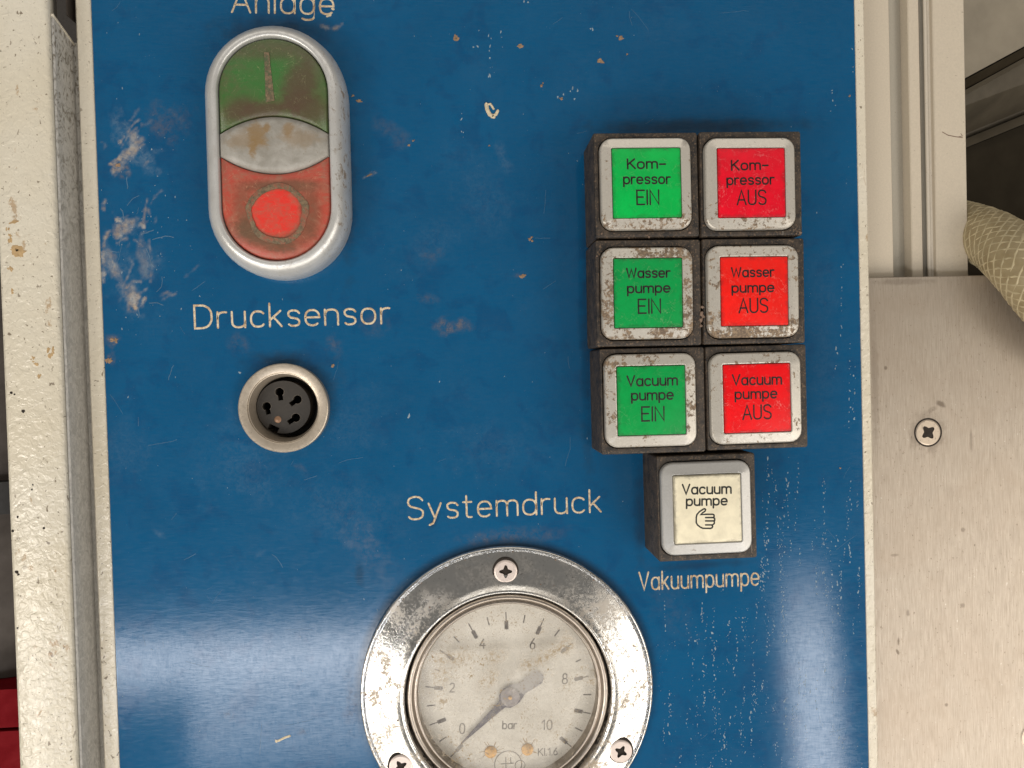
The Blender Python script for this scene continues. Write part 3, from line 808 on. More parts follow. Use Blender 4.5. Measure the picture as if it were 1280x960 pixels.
for px, py, r, ax, ang in ((21, 313, 1.3, 1.6, .3), (12, 300, .9, .6, 0), (10, 285, .8, .5, 0), (17, 276, .5, 3.5, .2), (13, 335, .6, .7, .5), (64, 440, 1.1, .6, -.2), (44, 455, .6, .7, .9), (40, 447, .5, .6, .4), (49, 470, .35, 1.5, 1), (15, 365, .4, 1, 0)):
    x, z = P(px, py, 6)
    for k in range(4): blob_poly(mb, x - PX0 + random.gauss(0, r * .5), z - PZ0 + random.gauss(0, r * .5), r * random.uniform(.3, .7), 6.0, .05, n=10, ax=ax, ang=ang, rag=.5)
mb.build('rust_scrapes', simple('tan scrape', (.50, .34, .17), .8, 0, .4, 1.), post)['kind'] = 'stuff'

# ---- things behind the post, lower left
z_red = P(5, 862, -45)[1]
mb = MB(); zr0 = P(5, 1150, -45)[1]
xr = P(60, 900, -45)[0]
mb.loft([rrect(70, 26, 5, hh, xr - 35, 0) for hh in (0, 1)], True, True) if False else None
zs_ = P(5, 912, -45)[1]
red = thing('red_casing', 'dark red painted casing behind the cream post, in the lower left corner', 'casing', (xr - 40, zr0), -45)
for a, b, nm in ((zr0, zs_ - .5, 'lower_shell'), (zs_ + .5, z_red, 'upper_shell')):
    mb = MB()
    H = b - a
    mb.loft([[(sx * 40 * k, z - zr0, hh) for sx, z in ((-1, a), (1, a), (1, b), (-1, b))] for hh, k in ((-30, 1), (-1, 1), (0, .985))], True, True)
    mb.build(nm, M['red_paint'], red)
mb = MB(); box(mb, -39.5, 39.5, zs_ - .5 - zr0, zs_ + .5 - zr0, -30, -3); mb.build('seam', M['black_rubber'], red)
pipe = thing('grey_pipe', 'grey brown metal pipe behind the cream post above the red casing', 'pipe', (P(-10, 740, -55)[0], z_red + .3), -58)
zp = P(5, 640, -55)[1] - z_red - .3
mb = MB(); n = 32
mb.loft([[(20 * math.cos(2 * math.pi * i / n), z, 20 * math.sin(2 * math.pi * i / n) - 14) for i in range(n)] for z in (0, zp)], True, True)
mb.build('tube', M['grey_tube'], pipe, smooth=True)
mb = MB(); mb.loft([[(22 * math.cos(2 * math.pi * i / n), z, 22 * math.sin(2 * math.pi * i / n) - 14) for i in range(n)] for z in (zp + .02, zp + 9)], True, True)
mb.build('collar', M['black_rubber'], pipe, smooth=True)
mb = MB(); mb.loft([[(18 * math.cos(2 * math.pi * i / n), z, 18 * math.sin(2 * math.pi * i / n) - 14) for i in range(n)] for z in (zp + 9.02, zp + 80)], True, True)
mb.build('upper_tube', M['grey_tube'], pipe, smooth=True)

# ================================================================== RIGHT: PROFILE, COVER PLATE, HOSE
HPL = -3.0
z_pl = P(1150, 346, HPL)[1]
prof = thing('door_profile', 'cream painted upright profile with narrow grooves above the aluminium plate', 'metal profile', (P(1150, 340, -8)[0], z_pl - 30), -6)
ox, oz = P(1150, 340, -8)[0], z_pl - 30
def xa(px, hh): return P(px, 180, hh)[0]
zt2 = ZT + 12
def strip(nm, pa, pb, hf, hb, mat, ch=.2):
    x0, x1_ = xa(pa, hf) - ox, xa(pb, hf) - ox
    mb = MB()
    sec = [(x0, hb + 6), (x0, hf - ch + 6), (x0 + ch, hf + 6), (x1_ - ch, hf + 6), (x1_, hf - ch + 6), (x1_, hb + 6)]
    mb.loft([[(x, 0, hh) for x, hh in sec], [(x, zt2 - oz, hh) for x, hh in sec]], True, True)
    return mb.build(nm, mat, prof)
strip('flat_bar', 1080, 1114.5, -6.0, -18, M['profile'])
mb = MB()   # hollow between the bars, a cove leading back to the next bar
xs0, xs1 = xa(1114.7, -6) - ox, xa(1138, -7.5) - ox
sec = [(xs0, 0.0 - 1.0)] + [(xs0 + (xs1 - xs0) * t, -1.0 - 3.2 * t ** .6) for t in (.15, .35, .6, .85, 1.0)] + [(xs1, -14), (xs0, -14)]
mb.loft([[(x, 0, hh) for x, hh in sec], [(x, zt2 - oz, hh) for x, hh in sec]], True, True)
mb.build('hollow', M['profile_shaded'], prof, smooth=True, angle=35)
strip('narrow_bar', 1137.5, 1151.5, -7.0, -18, M['profile'])
strip('groove', 1151.7, 1159.5, -9.0, -18, M['profile_shaded'])
mb = MB()
for pxc, r in ((1162.0, .45), (1166.0, .55)):
    cx = xa(pxc, -7) - ox
    n = 12
    mb.loft([[(cx + r * math.cos(2 * math.pi * i / n), z, -1.9 + r * math.sin(2 * math.pi * i / n)) for i in range(n)] for z in (0, zt2 - oz)], True, True)
mb.build('rail_bead', M['bead'], prof, smooth=True)
strip('bead_bed', 1159.6, 1168.0, -8.6, -18, M['profile_shaded'], .1)
strip('flat_bar', 1168.2, 1208, -6.2, -8.4, M['profile'])
mb = MB()
sweep(mb, [(P(px, py, -6.2)[0] - ox, P(px, py, -6.2)[1] - oz) for px, py in ((1178, 165), (1185, 169), (1195, 171), (1203, 172))], .22, .03, -6.2 + 6)
sweep(mb, [(P(px, py, -6.2)[0] - ox, P(px, py, -6.2)[1] - oz) for px, py in ((1201, 167), (1203, 170), (1198, 171))], .15, .03, -6.2 + 6)
mb.build('crack', M['mortar_dull'], prof)

plate = thing('cover_plate', 'brushed aluminium cover plate with cross-head screw, right of the blue panel', 'metal plate', (P(1180, 900, HPL)[0], ZB - 12), HPL)
po = (P(1180, 900, HPL)[0], ZB - 12)
mb = MB()
xl, xr_ = XC + .05 - po[0], P(2300, 600, HPL)[0] - po[0]
zl = P(1087, 347, HPL)[1] - po[1]; zr = P(1280, 343, HPL)[1] - po[1]; zr = zl + (zr - zl) * (xr_ - xl) / (P(1280, 345, HPL)[0] - P(1087, 345, HPL)[0])
mb.loft([[(xl + i, 0 + i, hh), (xr_ - i, 0 + i, hh), (xr_ - i, zr - i, hh), (xl + i, zl - i, hh)] for i, hh in ((0, -2), (0, -.15), (.15, 0))], True, True)
mb.build('sheet', M['alu'], plate)

def screw(parent, cx, cz, hh, r, ang, mat, recess_r=.62, dome=.25, thick=.5, arm=.155):
    """flat screw head with a real cross-shaped pit; cx, cz in the parent's axes"""
    n = 40
    bm = bmesh.new()
    def V(x, z, q): return bm.verts.new(((cx + x) * MM, -(hh + q) * MM, (cz + z) * MM))
    w = r * arm; Lr = r * recess_r * .92; c = w * 1.25
    cross = []
    for k in range(4):
        a = ang + k * math.pi / 2
        for u, v in ((Lr * .82, -w * .8), (Lr, -w * .35), (Lr, w * .35), (Lr * .82, w * .8), (c * 1.05, c * 1.05)):
            cross.append((u * math.cos(a) - v * math.sin(a), u * math.sin(a) + v * math.cos(a)))
    top_o = [V(r * .86 * math.cos(2 * math.pi * i / n), r * .86 * math.sin(2 * math.pi * i / n), dome) for i in range(n)]
    mid = [V(r * .97 * math.cos(2 * math.pi * i / n), r * .97 * math.sin(2 * math.pi * i / n), dome - .12) for i in range(n)]
    rim = [V(r * math.cos(2 * math.pi * i / n), r * math.sin(2 * math.pi * i / n), dome - .3) for i in range(n)]
    bot = [V(r * math.cos(2 * math.pi * i / n), r * math.sin(2 * math.pi * i / n), -thick) for i in range(n)]
    ct = [V(x, z, dome) for x, z in cross]; cb = [V(x * .8, z * .8, dome - r * .45) for x, z in cross]
    for A, B in ((top_o, mid), (mid, rim), (rim, bot)):
        for i in range(n): bm.faces.new((A[i], A[(i + 1) % n], B[(i + 1) % n], B[i]))
    E = [bm.edges.get((top_o[i], top_o[(i + 1) % n])) for i in range(n)]
    E += [bm.edges.new((ct[i], ct[(i + 1) % len(ct)])) for i in range(len(ct))]
    bmesh.ops.triangle_fill(bm, edges=E, use_beauty=True)
    bmesh.ops.recalc_face_normals(bm, faces=bm.faces)
    me = bpy.data.meshes.new('screw'); bm.to_mesh(me); bm.free()
    s = link_mesh('screw', me, mat, parent)
    mb = MB(); nn = len(cross)
    mb.loft([[(cx + x, cz + z, hh + dome) for x, z in cross], [(cx + x * .85, cz + z * .85, hh + dome - r * .4) for x, z in cross]], False, True)
    link_mesh('cross_recess', mb.mesh('cross_recess'), M['hole'], s)
    return s
sx, sz = P(1160, 540.5, HPL)
mb = MB(); mb.loft([circ(3.35, .01, 40, sx - po[0], sz - po[1]), circ(3.35, .03, 40, sx - po[0], sz - po[1]), circ(2.9, .03, 40, sx - po[0], sz - po[1])], False, True)
mb.build('countersink', M['hole'], plate)
screw(plate, sx - po[0], sz - po[1], .0, 3.15, rad(38), M['plate_screw'], .60, .12, .5, .175)
sx, sz = P(1291, 921, HPL)
screw(plate, sx - po[0], sz - po[1], .0, 3.15, rad(20), M['plate_screw'], .60, .12, .5, .175)

def build_hose():
    ctl = [(1090, 262, -24), (1150, 272, -21), (1195, 284, -16), (1222, 292, -10), (1250, 306, -3.0), (1279, 334, 3.0), (1312, 374, 5.5), (1352, 412, 6), (1405, 440, 6), (1500, 452, 6), (1800, 440, 6), (2200, 470, 6), (2500, 470, 6)]
    C = [Vector((P(a, b, c)[0], P(a, b, c)[1], c)) for a, b, c in ctl]
    pts = []
    for i in range(1, len(C) - 2):
        p0, p1, p2, p3 = C[i - 1:i + 3]
        for k in range(14):
            t = k / 14
            pts.append(.5 * ((2 * p1) + (-p0 + p2) * t + (2 * p0 - 5 * p1 + 4 * p2 - p3) * t * t + (-p0 + 3 * p1 - 3 * p2 + p3) * t ** 3))
    org = C[3].copy()
    hose = thing('braided_hose', 'milky yellow braided plastic hose at the right edge above the aluminium plate', 'hose', (org.x, org.y), org.z)
    R = 6.55; n = 64
    fr = []; up = Vector((0, 0, 1)); arc = [0.0]
    for i, p in enumerate(pts):
        t = (pts[min(i + 1, len(pts) - 1)] - pts[max(i - 1, 0)]).normalized()
        s = t.cross(up).normalized(); u = s.cross(t).normalized(); up = u
        fr.append((p - org, t, s, u))
        if i: arc.append(arc[-1] + (p - pts[i - 1]).length)
    mb = MB()
    mb.loft([[tuple(p + (s * math.cos(2 * math.pi * j / n) + u * math.sin(2 * math.pi * j / n)) * R) for j in range(n)] for p, t, s, u in fr], True, True)
    mb.build('hose_wall', M['hose'], hose, smooth=True)
    mb = MB(); K = 14
    def at(a_len, th, r):
        i = min(range(len(arc)), key=lambda q: abs(arc[q] - a_len)); i = max(0, min(len(arc) - 2, i if arc[i] <= a_len else i - 1))
        f = (a_len - arc[i]) / max(1e-6, arc[i + 1] - arc[i])
        p = fr[i][0].lerp(fr[i + 1][0], f); s = fr[i][2].lerp(fr[i + 1][2], f); u = fr[i][3].lerp(fr[i + 1][3], f)
        return p + (s * math.cos(th) + u * math.sin(th)) * r, (s * math.cos(th) + u * math.sin(th))
    tot = arc[-1]; pitch = 24.0
    for sg in (1, -1):
        for k in range(K):
            prev = None
            m_ = int(tot / 1.3)
            for q in range(m_ + 1):
                a_len = tot * q / m_; th = 2 * math.pi * k / K + sg * 2 * math.pi * a_len / pitch + .05 * math.sin(a_len * .9 + k * 1.7 * sg) + .03 * math.sin(a_len * 2.3 + k)
                c0, nr = at(a_len, th - .065, R + .0); c1, _ = at(a_len, th + .065, R + .0); cm, _ = at(a_len, th, R + .17)
                ids = mb.add([tuple(c0), tuple(cm), tuple(c1)])
                if prev: mb.bridge(prev, ids, False)
                prev = ids
    mb.build('braid', M['braid'], hose, smooth=True, angle=80)
build_hose()

# ================================================================== SQUARE PUSHBUTTONS
caps = {
 'k_ein': mat_cap('bright green cap', (.0, .46, .075), .25, (.25, .55, .2), 1.), 'k_aus': mat_cap('crimson cap', (.76, .003, .020), .4, (.7, .25, .25), 2.),
 'w_ein': mat_cap('dull green cap', (.002, .33, .070), .55, (.20, .30, .13), 3.), 'w_aus': mat_cap('orange red cap', (.88, .013, .008), .45, (.85, .22, .15), 4.),
 'v_ein': mat_cap('grass green cap', (.002, .35, .070), .30, (.15, .35, .15), 5.), 'v_aus': mat_cap('scarlet cap', (.86, .004, .008), .45, (.85, .25, .22), 6.),
 'man': mat_cap('ivory cap', (.84, .77, .58), .3, (.60, .48, .28), 7.)}
bz = {'k_ein': mat_bezel('frame nearly clean', .07, .09), 'k_aus': mat_bezel('frame clean', .05, .08), 'w_ein': mat_bezel('frame dirty', .165, .04),
      'w_aus': mat_bezel('frame splashed', .145, .10), 'v_ein': mat_bezel('frame worn', .145, -.05), 'v_aus': mat_bezel('frame streaked', .10, -.03), 'man': mat_bezel('frame grey', .0, .03, (.47, .46, .44))}
HF = 12.0
# key: housing front corners (tl, tr, br, bl), frame rect (x0,x1,y0,y1), text lines
B = [
 ('k_ein', ((742, 166), (873, 164.5), (873.5, 296), (743, 298)), (750.6, 865.8, 170.4, 287.6), [('Kom-', (784.7, 210.8), (831.7, 209.8), 11.7), ('pressor', (779.8, 229.6), (837.5, 229.2), 11.7), ('EIN', (796.4, 255.6), (823.5, 255.3), 17.6)],
  'bright green square pushbutton reading Kompressor EIN, top left of the button block'),
 ('k_aus', ((874.5, 164.5), (1002, 163), (1003, 295), (875, 296)), (881.8, 996, 170.2, 287.4), [('Kom-', (914.8, 212.6), (960, 211.4), 11.7), ('pressor', (909, 230.8), (967.3, 229.8), 11.7), ('AUS', (921.8, 255.8), (957.6, 255.3), 17.6)],
  'crimson square pushbutton reading Kompressor AUS, top right of the button block'),
 ('w_ein', ((742.5, 300), (875, 298.5), (878.5, 432), (747, 434)), (752, 868, 307.5, 425), [('Wasser', (783.6, 347), (837.2, 346.3), 11.3), ('pumpe', (784.7, 366), (837.2, 365), 11.3), ('EIN', (798.2, 391.6), (825.6, 391.2), 17.3)],
  'dull green square pushbutton reading Wasserpumpe EIN with dirty frame, middle row'),
 ('w_aus', ((876.5, 298.5), (1005, 297), (1007.5, 429), (879.5, 431)), (884.7, 1000.5, 305.3, 423), [('Wasser', (914.8, 346.2), (967.2, 345.2), 11.3), ('pumpe', (915.4, 365.4), (967.2, 364.4), 11.3), ('AUS', (924.1, 390.9), (959.7, 390.2), 17.3)],
  'orange red square pushbutton reading Wasserpumpe AUS, middle row with mud-splashed frame'),
 ('v_ein', ((748, 436), (880, 433), (883.5, 565), (752.5, 569)), (756, 872, 441, 560), [('Vacuum', (784.3, 482.6), (846.5, 480.9), 12.4), ('pumpe', (789.8, 500.2), (841.3, 498.8), 12), ('EIN', (802.5, 526.2), (830, 525.6), 17.3)],
  'green square pushbutton reading Vacuumpumpe EIN, bottom left of the button block'),
 ('v_aus', ((881, 433), (1008, 430), (1010.5, 559), (884.5, 564)), (888.4, 1003.5, 439.4, 555.8), [('Vacuum', (915.9, 481.2), (976.7, 479.9), 12.4), ('pumpe', (919.3, 498.6), (970.9, 497.2), 12), ('AUS', (928.9, 524.2), (964, 523.2), 17.3)],
  'scarlet square pushbutton reading Vacuumpumpe AUS, bottom right of the button block'),
 ('man', ((821, 570), (943, 566), (948, 697), (822.5, 703.5)), (827, 941, 576.4, 694.6), [('Vacuum', (853.3, 617.6), (913.7, 616.4), 11.7), ('pumpe', (858.3, 631.9), (908.7, 630.9), 11.3)],
  'ivory square pushbutton with a pointing hand, alone below the coloured button block'),
]
for key, cs, (fx0, fx1, fy0, fy1), lines, label in B:
    q = [P(*c, HF) for c in cs]
    cx = sum(p[0] for p in q) / 4; cz = sum(p[1] for p in q) / 4
    W = (math.dist(q[0], q[1]) + math.dist(q[3], q[2])) / 2; H = (math.dist(q[0], q[3]) + math.dist(q[1], q[2])) / 2
    a1 = math.atan2(q[1][1] - q[0][1], q[1][0] - q[0][0]); a2 = math.atan2(q[2][1] - q[3][1], q[2][0] - q[3][0])
    rot = (a1 + a2) / 2
    root = thing('square_pushbutton', label, 'pushbutton', (cx, cz), 0, rot, 'square illuminated pushbuttons on the blue panel')
    mb = MB(); g = .12
    fc = P((fx0 + fx1) / 2, (fy0 + fy1) / 2, HF + 1.2)
    dx, dz = fc[0] - cx, fc[1] - cz
    lx, lz = dx * math.cos(rot) + dz * math.sin(rot), -dx * math.sin(rot) + dz * math.cos(rot)
    FW = P(fx1, fy0, HF + 1)[0] - P(fx0, fy0, HF + 1)[0]; FH = P(fx0, fy0, HF + 1)[1] - P(fx0, fy1, HF + 1)[1]
    FW -= .25; FH -= .35
    mb.loft([rrect(W - g, H - g, .5, 0), rrect(W - g, H - g, .5, HF - .35), rrect(W - g - .3, H - g - .3, .45, HF - .08), rrect(W - g - .7, H - g - .7, .4, HF),
             rrect(FW + .65, FH + .65, 2.9, HF - .02, lx, lz), rrect(FW + .45, FH + .45, 2.8, HF - .3, lx, lz), rrect(FW + .40, FH + .40, 2.8, HF - 2.0, lx, lz)], True, True)
    mb.build('housing', M['housing'], root, smooth=True, angle=30)
    mb = MB(); IW = 14.15 if key != 'man' else 14.1
    mb.loft([rrect(FW, FH, 2.5, HF - 1.9, lx, lz), rrect(FW, FH, 2.5, HF + .55, lx, lz), rrect(FW - .18, FH - .18, 2.42, HF + .85, lx, lz), rrect(FW - .6, FH - .6, 2.25, HF + 1.05, lx, lz),
             rrect(IW + .5, IW + .5, .5, HF + 1.45, lx, lz), rrect(IW + .16, IW + .16, .3, HF + 1.4, lx, lz), rrect(IW + .06, IW + .06, .25, HF + 1.1, lx, lz), rrect(IW + .06, IW + .06, .25, HF - 1.5, lx, lz)], False, False)
    mb.build('frame', bz[key], root, smooth=True, angle=28)
    mb = MB()
    CH = HF + (1.55 if key != 'man' else 2.1); bev = .22 if key != 'man' else .62
    mb.loft([rrect(IW - .1, IW - .1, .3, HF - 1.4, lx, lz), rrect(IW - .1, IW - .1, .3, CH - bev, lx, lz), rrect(IW - .1 - bev * .7, IW - .1 - bev * .7, .3, CH - bev * .25, lx, lz),
             rrect(IW - .1 - 2 * bev, IW - .1 - 2 * bev, .25, CH, lx, lz)], True, True)
    cap = mb.build('cap', caps[key], root, smooth=True, angle=28)
    for txt, pa, pb, ch_ in lines:
        mb, nm, mt, pr = lettering('lettering', txt, pa, pb, ch_, CH, .38 if len(txt) > 3 else .36, .025, M['print'] if 'aus' not in key else M['print_worn'], cap, (cx, cz), rot, .2, .01)
        mb.build('lettering', mt, cap)
    if key == 'man':
        mb = MB()
        def hz_(x, y):
            a = P(800 + x / 6, 560 + y / 6, CH); dx, dz = a[0] - cx, a[1] - cz
            return dx * math.cos(rot) + dz * math.sin(rot), -dx * math.sin(rot) + dz * math.cos(rot)
        for s in ([(500, 497), (456, 500), (470, 486), (488, 474), (492, 462), (487, 456), (478, 457), (445, 478), (427, 500), (422, 520), (422, 560), (432, 578), (450, 592), (470, 602), (530, 603), (541, 598), (545, 588), (540, 579)],
                  [(495, 497), (546, 497), (555, 502), (556, 515), (548, 522), (492, 522)], [(548, 522), (560, 528), (561, 541), (552, 547), (492, 547)], [(552, 547), (558, 553), (557, 566), (545, 577), (492, 577)]):
            sweep(mb, [hz_(*p) for p in s], .34, .025, CH)
        mb.build('hand_symbol', M['print'], cap)

# small mud clods on the housings around the buttons
mb = MB()
mud = thing('mud_crumbs', 'brown mud crumbs stuck in the joints between the square pushbuttons', 'mud', P(876, 390, HF), HF)
mud['kind'] = 'stuff'
mo = P(876, 390, HF)
for px, py, r in ((877, 392, .5), (876, 400, .55), (878, 384, .35), (879, 396, .4), (876, 407, .3), (862, 291, .3), (1000, 291, .35), (995, 292, .2), (752, 292, .25), (786, 297, .2), (811, 296, .25), (746, 320, .2)):
    x, z = P(px, py, HF); blob_poly(mb, x - mo[0], z - mo[1], r, .0, .25, n=8, rag=.4)
mb.build('crumb', M['mortar_dull'], mud)['kind'] = 'stuff'

# ================================================================== DOUBLE PUSHBUTTON
HB = 8.0
dc = P(342.2, 185.5, HB)
tl_ = P(338.5, 48, HB); bl_ = P(346.5, 322, HB)
drot = math.atan2(bl_[0] - tl_[0], tl_[1] - bl_[1])
dbl = thing('double_pushbutton', 'oval double pushbutton with dirty green upper half, grey lens and red lower half', 'pushbutton', dc, 0, drot)
IWd = 22.1; ILd = 45.4
def stad(w, L, hh, n=24):
    r = w / 2; s = L / 2 - r; out = []
    for k, c in ((0, s), (1, -s)):
        for i in range(n + 1):
            a = math.pi * k + math.pi * i / n; out.append((r * math.cos(a), c + r * math.sin(a), hh))
    return out
mb = MB()
prof_ = [(3.25, 0), (3.4, 2.2), (3.4, 4.2), (3.0, 6.0), (2.25, 7.2), (1.4, 7.85), (.7, 8.0), (.35, 7.9), (.12, 7.6), (0.08, 6.9), (.05, 4)]
mb.loft([stad(IWd + 2 * o, ILd + 2 * o, hh) for o, hh in prof_], False, False)
mb.build('bezel', M['oval'], dbl, smooth=True, angle=60)
mb = MB(); mb.loft([stad(IWd + .05, ILd + .05, 4.0), stad(IWd + .05, ILd + .05, 4.2)], True, True); mb.build('well', M['black_well'], dbl)
def outline_cap(mb, out, h_edge, h_top, inset=.04):
    cx = sum(p[0] for p in out) / len(out); cz = sum(p[1] for p in out) / len(out)
    def lp(s, hh): return [(cx + (x - cx) * s, cz + (z - cz) * s, hh) for x, z in out]
    mb.loft([lp(1, 4.3), lp(1, h_edge - .3), lp(1 - inset * .5, h_edge), lp(1 - inset, h_edge + (h_top - h_edge) * .25), lp(.8, h_edge + (h_top - h_edge) * .65), lp(.5, h_edge + (h_top - h_edge) * .9), lp(.15, h_top)], True, True)
r = IWd / 2 - .1; s = ILd / 2 - IWd / 2
ze, zm = 2.25, 5.75    # lens half height at its ends and its middle
zoff = 185.5
LZ = P(341.5, 181.5, 7.2)[1] - dc[1] - .0
arc_ = lambda sgn, g=0.0: [(-r + 2 * r * i / 20, LZ + sgn * (ze + g + (zm - ze) * (1 - ((i - 10) / 10) ** 2))) for i in range(21)]
up = [(r * math.cos(math.pi * i / 28), s + r * math.sin(math.pi * i / 28)) for i in range(29)] + arc_(1, .12)
lo = [(r * math.cos(math.pi + math.pi * i / 28), -s + r * math.sin(math.pi + math.pi * i / 28)) for i in range(29)] + list(reversed(arc_(-1, .12)))
ln = list(reversed(arc_(1))) + arc_(-1)
def mat_double(name, kind):
    m = NT(name)
    n1 = m.noise(.30, 5, .65, .6); n2 = m.noise(1.1, 7, .78, .5, None, 4.); n3 = m.noise(.45, 7, .75, .6, (1, 1, 1.5), 9.)
    fine = m.noise(2.6, 4, .7, .3, None, 14.)
    def smear(c, lst, col, amp=1.3):
        for x, z, rx, rz, k, a in lst:
            c = m.mix(m.math('MULTIPLY', m.blob(x, z, rx, rz, 1.1, n3, a, amp), k), c, col)
        return c
    def hair(c, col, k, w=.008, sc=.16, off=0.):      # fine hair scratches
        q = m.math('ABSOLUTE', m.math('SUBTRACT', m.noise(sc, 3, .5, 2.5, None, off), .5))
        return m.mix(m.math('MULTIPLY', m.math('MULTIPLY', m.mr(q, w, w * .3), m.mr(n1, .45, .6)), k), c, col)
    if kind == 'g':
        c = m.mix(m.mr(n3, .36, .62), (.040, .125, .026), (.085, .105, .040))
        c = smear(c, [(-2.5, 14.5, 5.5, 4.5, .6, 0), (3, 17, 3.5, 2.2, .4, 0)], (.026, .155, .028), .9)
        c = smear(c, [(5.5, 13, 3.0, 6.0, .8, -.35), (-1.5, 8, 6.5, 1.6, .85, .08), (7, 8.5, 4.0, 3.0, .75, -.45), (-7, 8, 3.5, 2.0, .7, .5), (0, 20, 9, 1.8, .5, 0)], (.085, .052, .032))
        c = m.mix(m.math('MULTIPLY', m.mr(fine, .58, .66), .35), c, (.13, .11, .06))
        c = hair(c, (.30, .30, .16), .5, .006, .14, 2.)
    elif kind == 'r':
        c = m.mix(m.mr(n3, .40, .62), (.46, .055, .034), (.34, .12, .075))
        c = smear(c, [(-3.0, -18.0, 6.5, 2.0, .9, -.35), (1.5, -7.6, 7.5, 1.3, .8, .0), (6.8, -13, 2.0, 5., .65, 0), (-6.6, -12, 1.8, 4.5, .5, 0), (4, -18, 3.5, 2, .5, .5), (-5.2, -15.5, 2.5, 2.2, .7, -.6)], (.13, .075, .042))
        c = m.mix(m.blob(-.2, -12.8, 5.0, 4.9, .35, n2, 0, .3), c, m.mix(m.mr(n3, .42, .62), (.70, .034, .022), (.50, .085, .055)))
        c = m.mix(m.math('MULTIPLY', m.mr(fine, .60, .68), .4), c, (.34, .19, .12))
        c = hair(c, (.60, .36, .22), .5, .006, .13, 5.)
    else:
        c = m.mix(m.mr(n1, .35, .65), (.25, .235, .205), (.36, .345, .315))
        c = smear(c, [(-3.2, 2.0 + LZ, 1.6, 2.6, .85, .3), (-5.6, .8 + LZ, 3.6, 2.0, .5, 0), (-4.2, -.8 + LZ, .8, 1.7, .9, 0), (3.2, 2.9 + LZ, 1.0, 1.4, .75, 0), (5.2, 1.3 + LZ, 3.6, 1.8, .45, 0), (-1.2, 3.4 + LZ, .6, .9, .9, 0)], (.24, .155, .07), 1.5)
        c = m.mix(m.math('MULTIPLY', m.mr(fine, .60, .66), .5), c, (.20, .15, .09))
        c = m.mix(m.mr(n2, .70, .73), c, (.10, .07, .045))
    m.set(Base_Color=c, Roughness=m.mr(n2, .3, .7, .26, .48), Specular_IOR_Level=.5, Normal=m.bump(m.math('ADD', n2, m.math('MULTIPLY', fine, .5)), .07, 1.))
    return m.m
mb = MB(); outline_cap(mb, up, 7.2, 7.75); gcap = mb.build('green_button', mat_double('grimy green plastic', 'g'), dbl, smooth=True, angle=50)
mb = MB(); outline_cap(mb, lo, 7.2, 7.75); rcap = mb.build('red_button', mat_double('grimy red plastic', 'r'), dbl, smooth=True, angle=50)
mb = MB(); outline_cap(mb, ln, 7.4, 8.3); mb.build('lens', mat_double('scuffed grey lens', 'l'), dbl, smooth=True, angle=50)
def mat_relief(name, under):
    m = NT(name); a = m.noise(1.5, 6, .75, .6); b = m.noise(.7, 5, .75, .5, None, 5.)
    c = m.mix(m.mr(a, .4, .62), (.22, .155, .09), (.085, .065, .038))
    m.set(Base_Color=m.mix(m.mr(b, .47, .58), c, under), Roughness=.7, Normal=m.bump(a, .1, 1))
    return m.m
mb = MB()
def dloc(px, py, hh):
    a = P(px, py, hh); dx, dz = a[0] - dc[0], a[1] - dc[1]
    return dx * math.cos(drot) + dz * math.sin(drot), -dx * math.sin(drot) + dz * math.cos(drot)
mb.loft([[(x, z, hh) for x, z in (dloc(330.5, 66, 7.6), dloc(336.5, 66, 7.6), dloc(343.5, 126, 7.6), dloc(332.5, 128, 7.6))] for hh in (7.2, 7.83)], True, True)
mb.build('line_symbol', mat_relief('dirt on green relief', (.075, .095, .045)), gcap)
rc = dloc(347.3, 267.5, 7.6); mb = MB(); n = 48; ring_r = []
for rr, hh in ((5.0, 7.3), (5.05, 7.90), (5.6, 7.92), (6.2, 7.80), (6.35, 7.3)):
    ring_r.append([(rc[0] + (rr + (.26 * math.sin(3 * a + rr) + .16 * math.sin(7 * a) + .10 * math.sin(17 * a + 2)) * (1 if rr > 5.3 else .8)) * math.cos(a), rc[1] + (rr + .15 * math.sin(5 * a + 1)) * math.sin(a), hh) for a in [2 * math.pi * i / n for i in range(n)]])
mb.loft(ring_r); mb.build('ring_symbol', mat_relief('dirt on red relief', (.27, .085, .05)), rcap, smooth=True)

# ================================================================== ROUND SOCKET
sock = thing('round_socket', 'round five-pole socket with nickel ring and black insert under the word Drucksensor', 'socket', SOCK, 0)
mb = MB(); n = 72
mb.loft([circ(r_, hh, n) for r_, hh in ((9.5, 0), (9.55, 1.6), (9.45, 1.95), (9.25, 2.1), (7.75, 2.12), (7.55, 2.02), (7.45, 1.7), (7.3, 1.65), (6.95, .6), (6.7, -1.2), (6.7, -8))], False, False)
mb.build('ring', M['ring'], sock, smooth=True, angle=35)
mb = MB(); mb.loft([circ(6.72, -8, 48), circ(6.72, -8.5, 48)], True, True); mb.build('well', M['black_well'], sock)
# insert with keyhole slots cut through
bm = bmesh.new(); HI = -1.5; RI = 5.75
ic = P(354.5, 509, HI); ic = (ic[0] - SOCK[0], ic[1] - SOCK[1])
def BV(x, z, hh): return bm.verts.new(((x + ic[0]) * MM, -hh * MM, (z + ic[1]) * MM))
k_ = (162 + 1.5) / 924.0      # mm per px at the insert
nang = rad(243)
outer = []
for i in range(64):
    a = nang + rad(11) + (2 * math.pi - rad(22)) * i / 63
    outer.append((RI * math.cos(a), RI * math.sin(a)))
ca, sa = math.cos(nang), math.sin(nang)
outer += [(RI * .78 * ca - u * sa, RI * .78 * sa + u * ca) for u in (-1.15, 1.15)]
def z2(xz, yz): return ((220 + xz / 3.84 - 354.5) * k_, -(350 + yz / 3.84 - 509) * k_)
slots = [((500, 538), (505, 578)), ((582, 576), (548, 600)), ((572, 662), (535, 685)), ((438, 604), (446, 642))]
holes = []
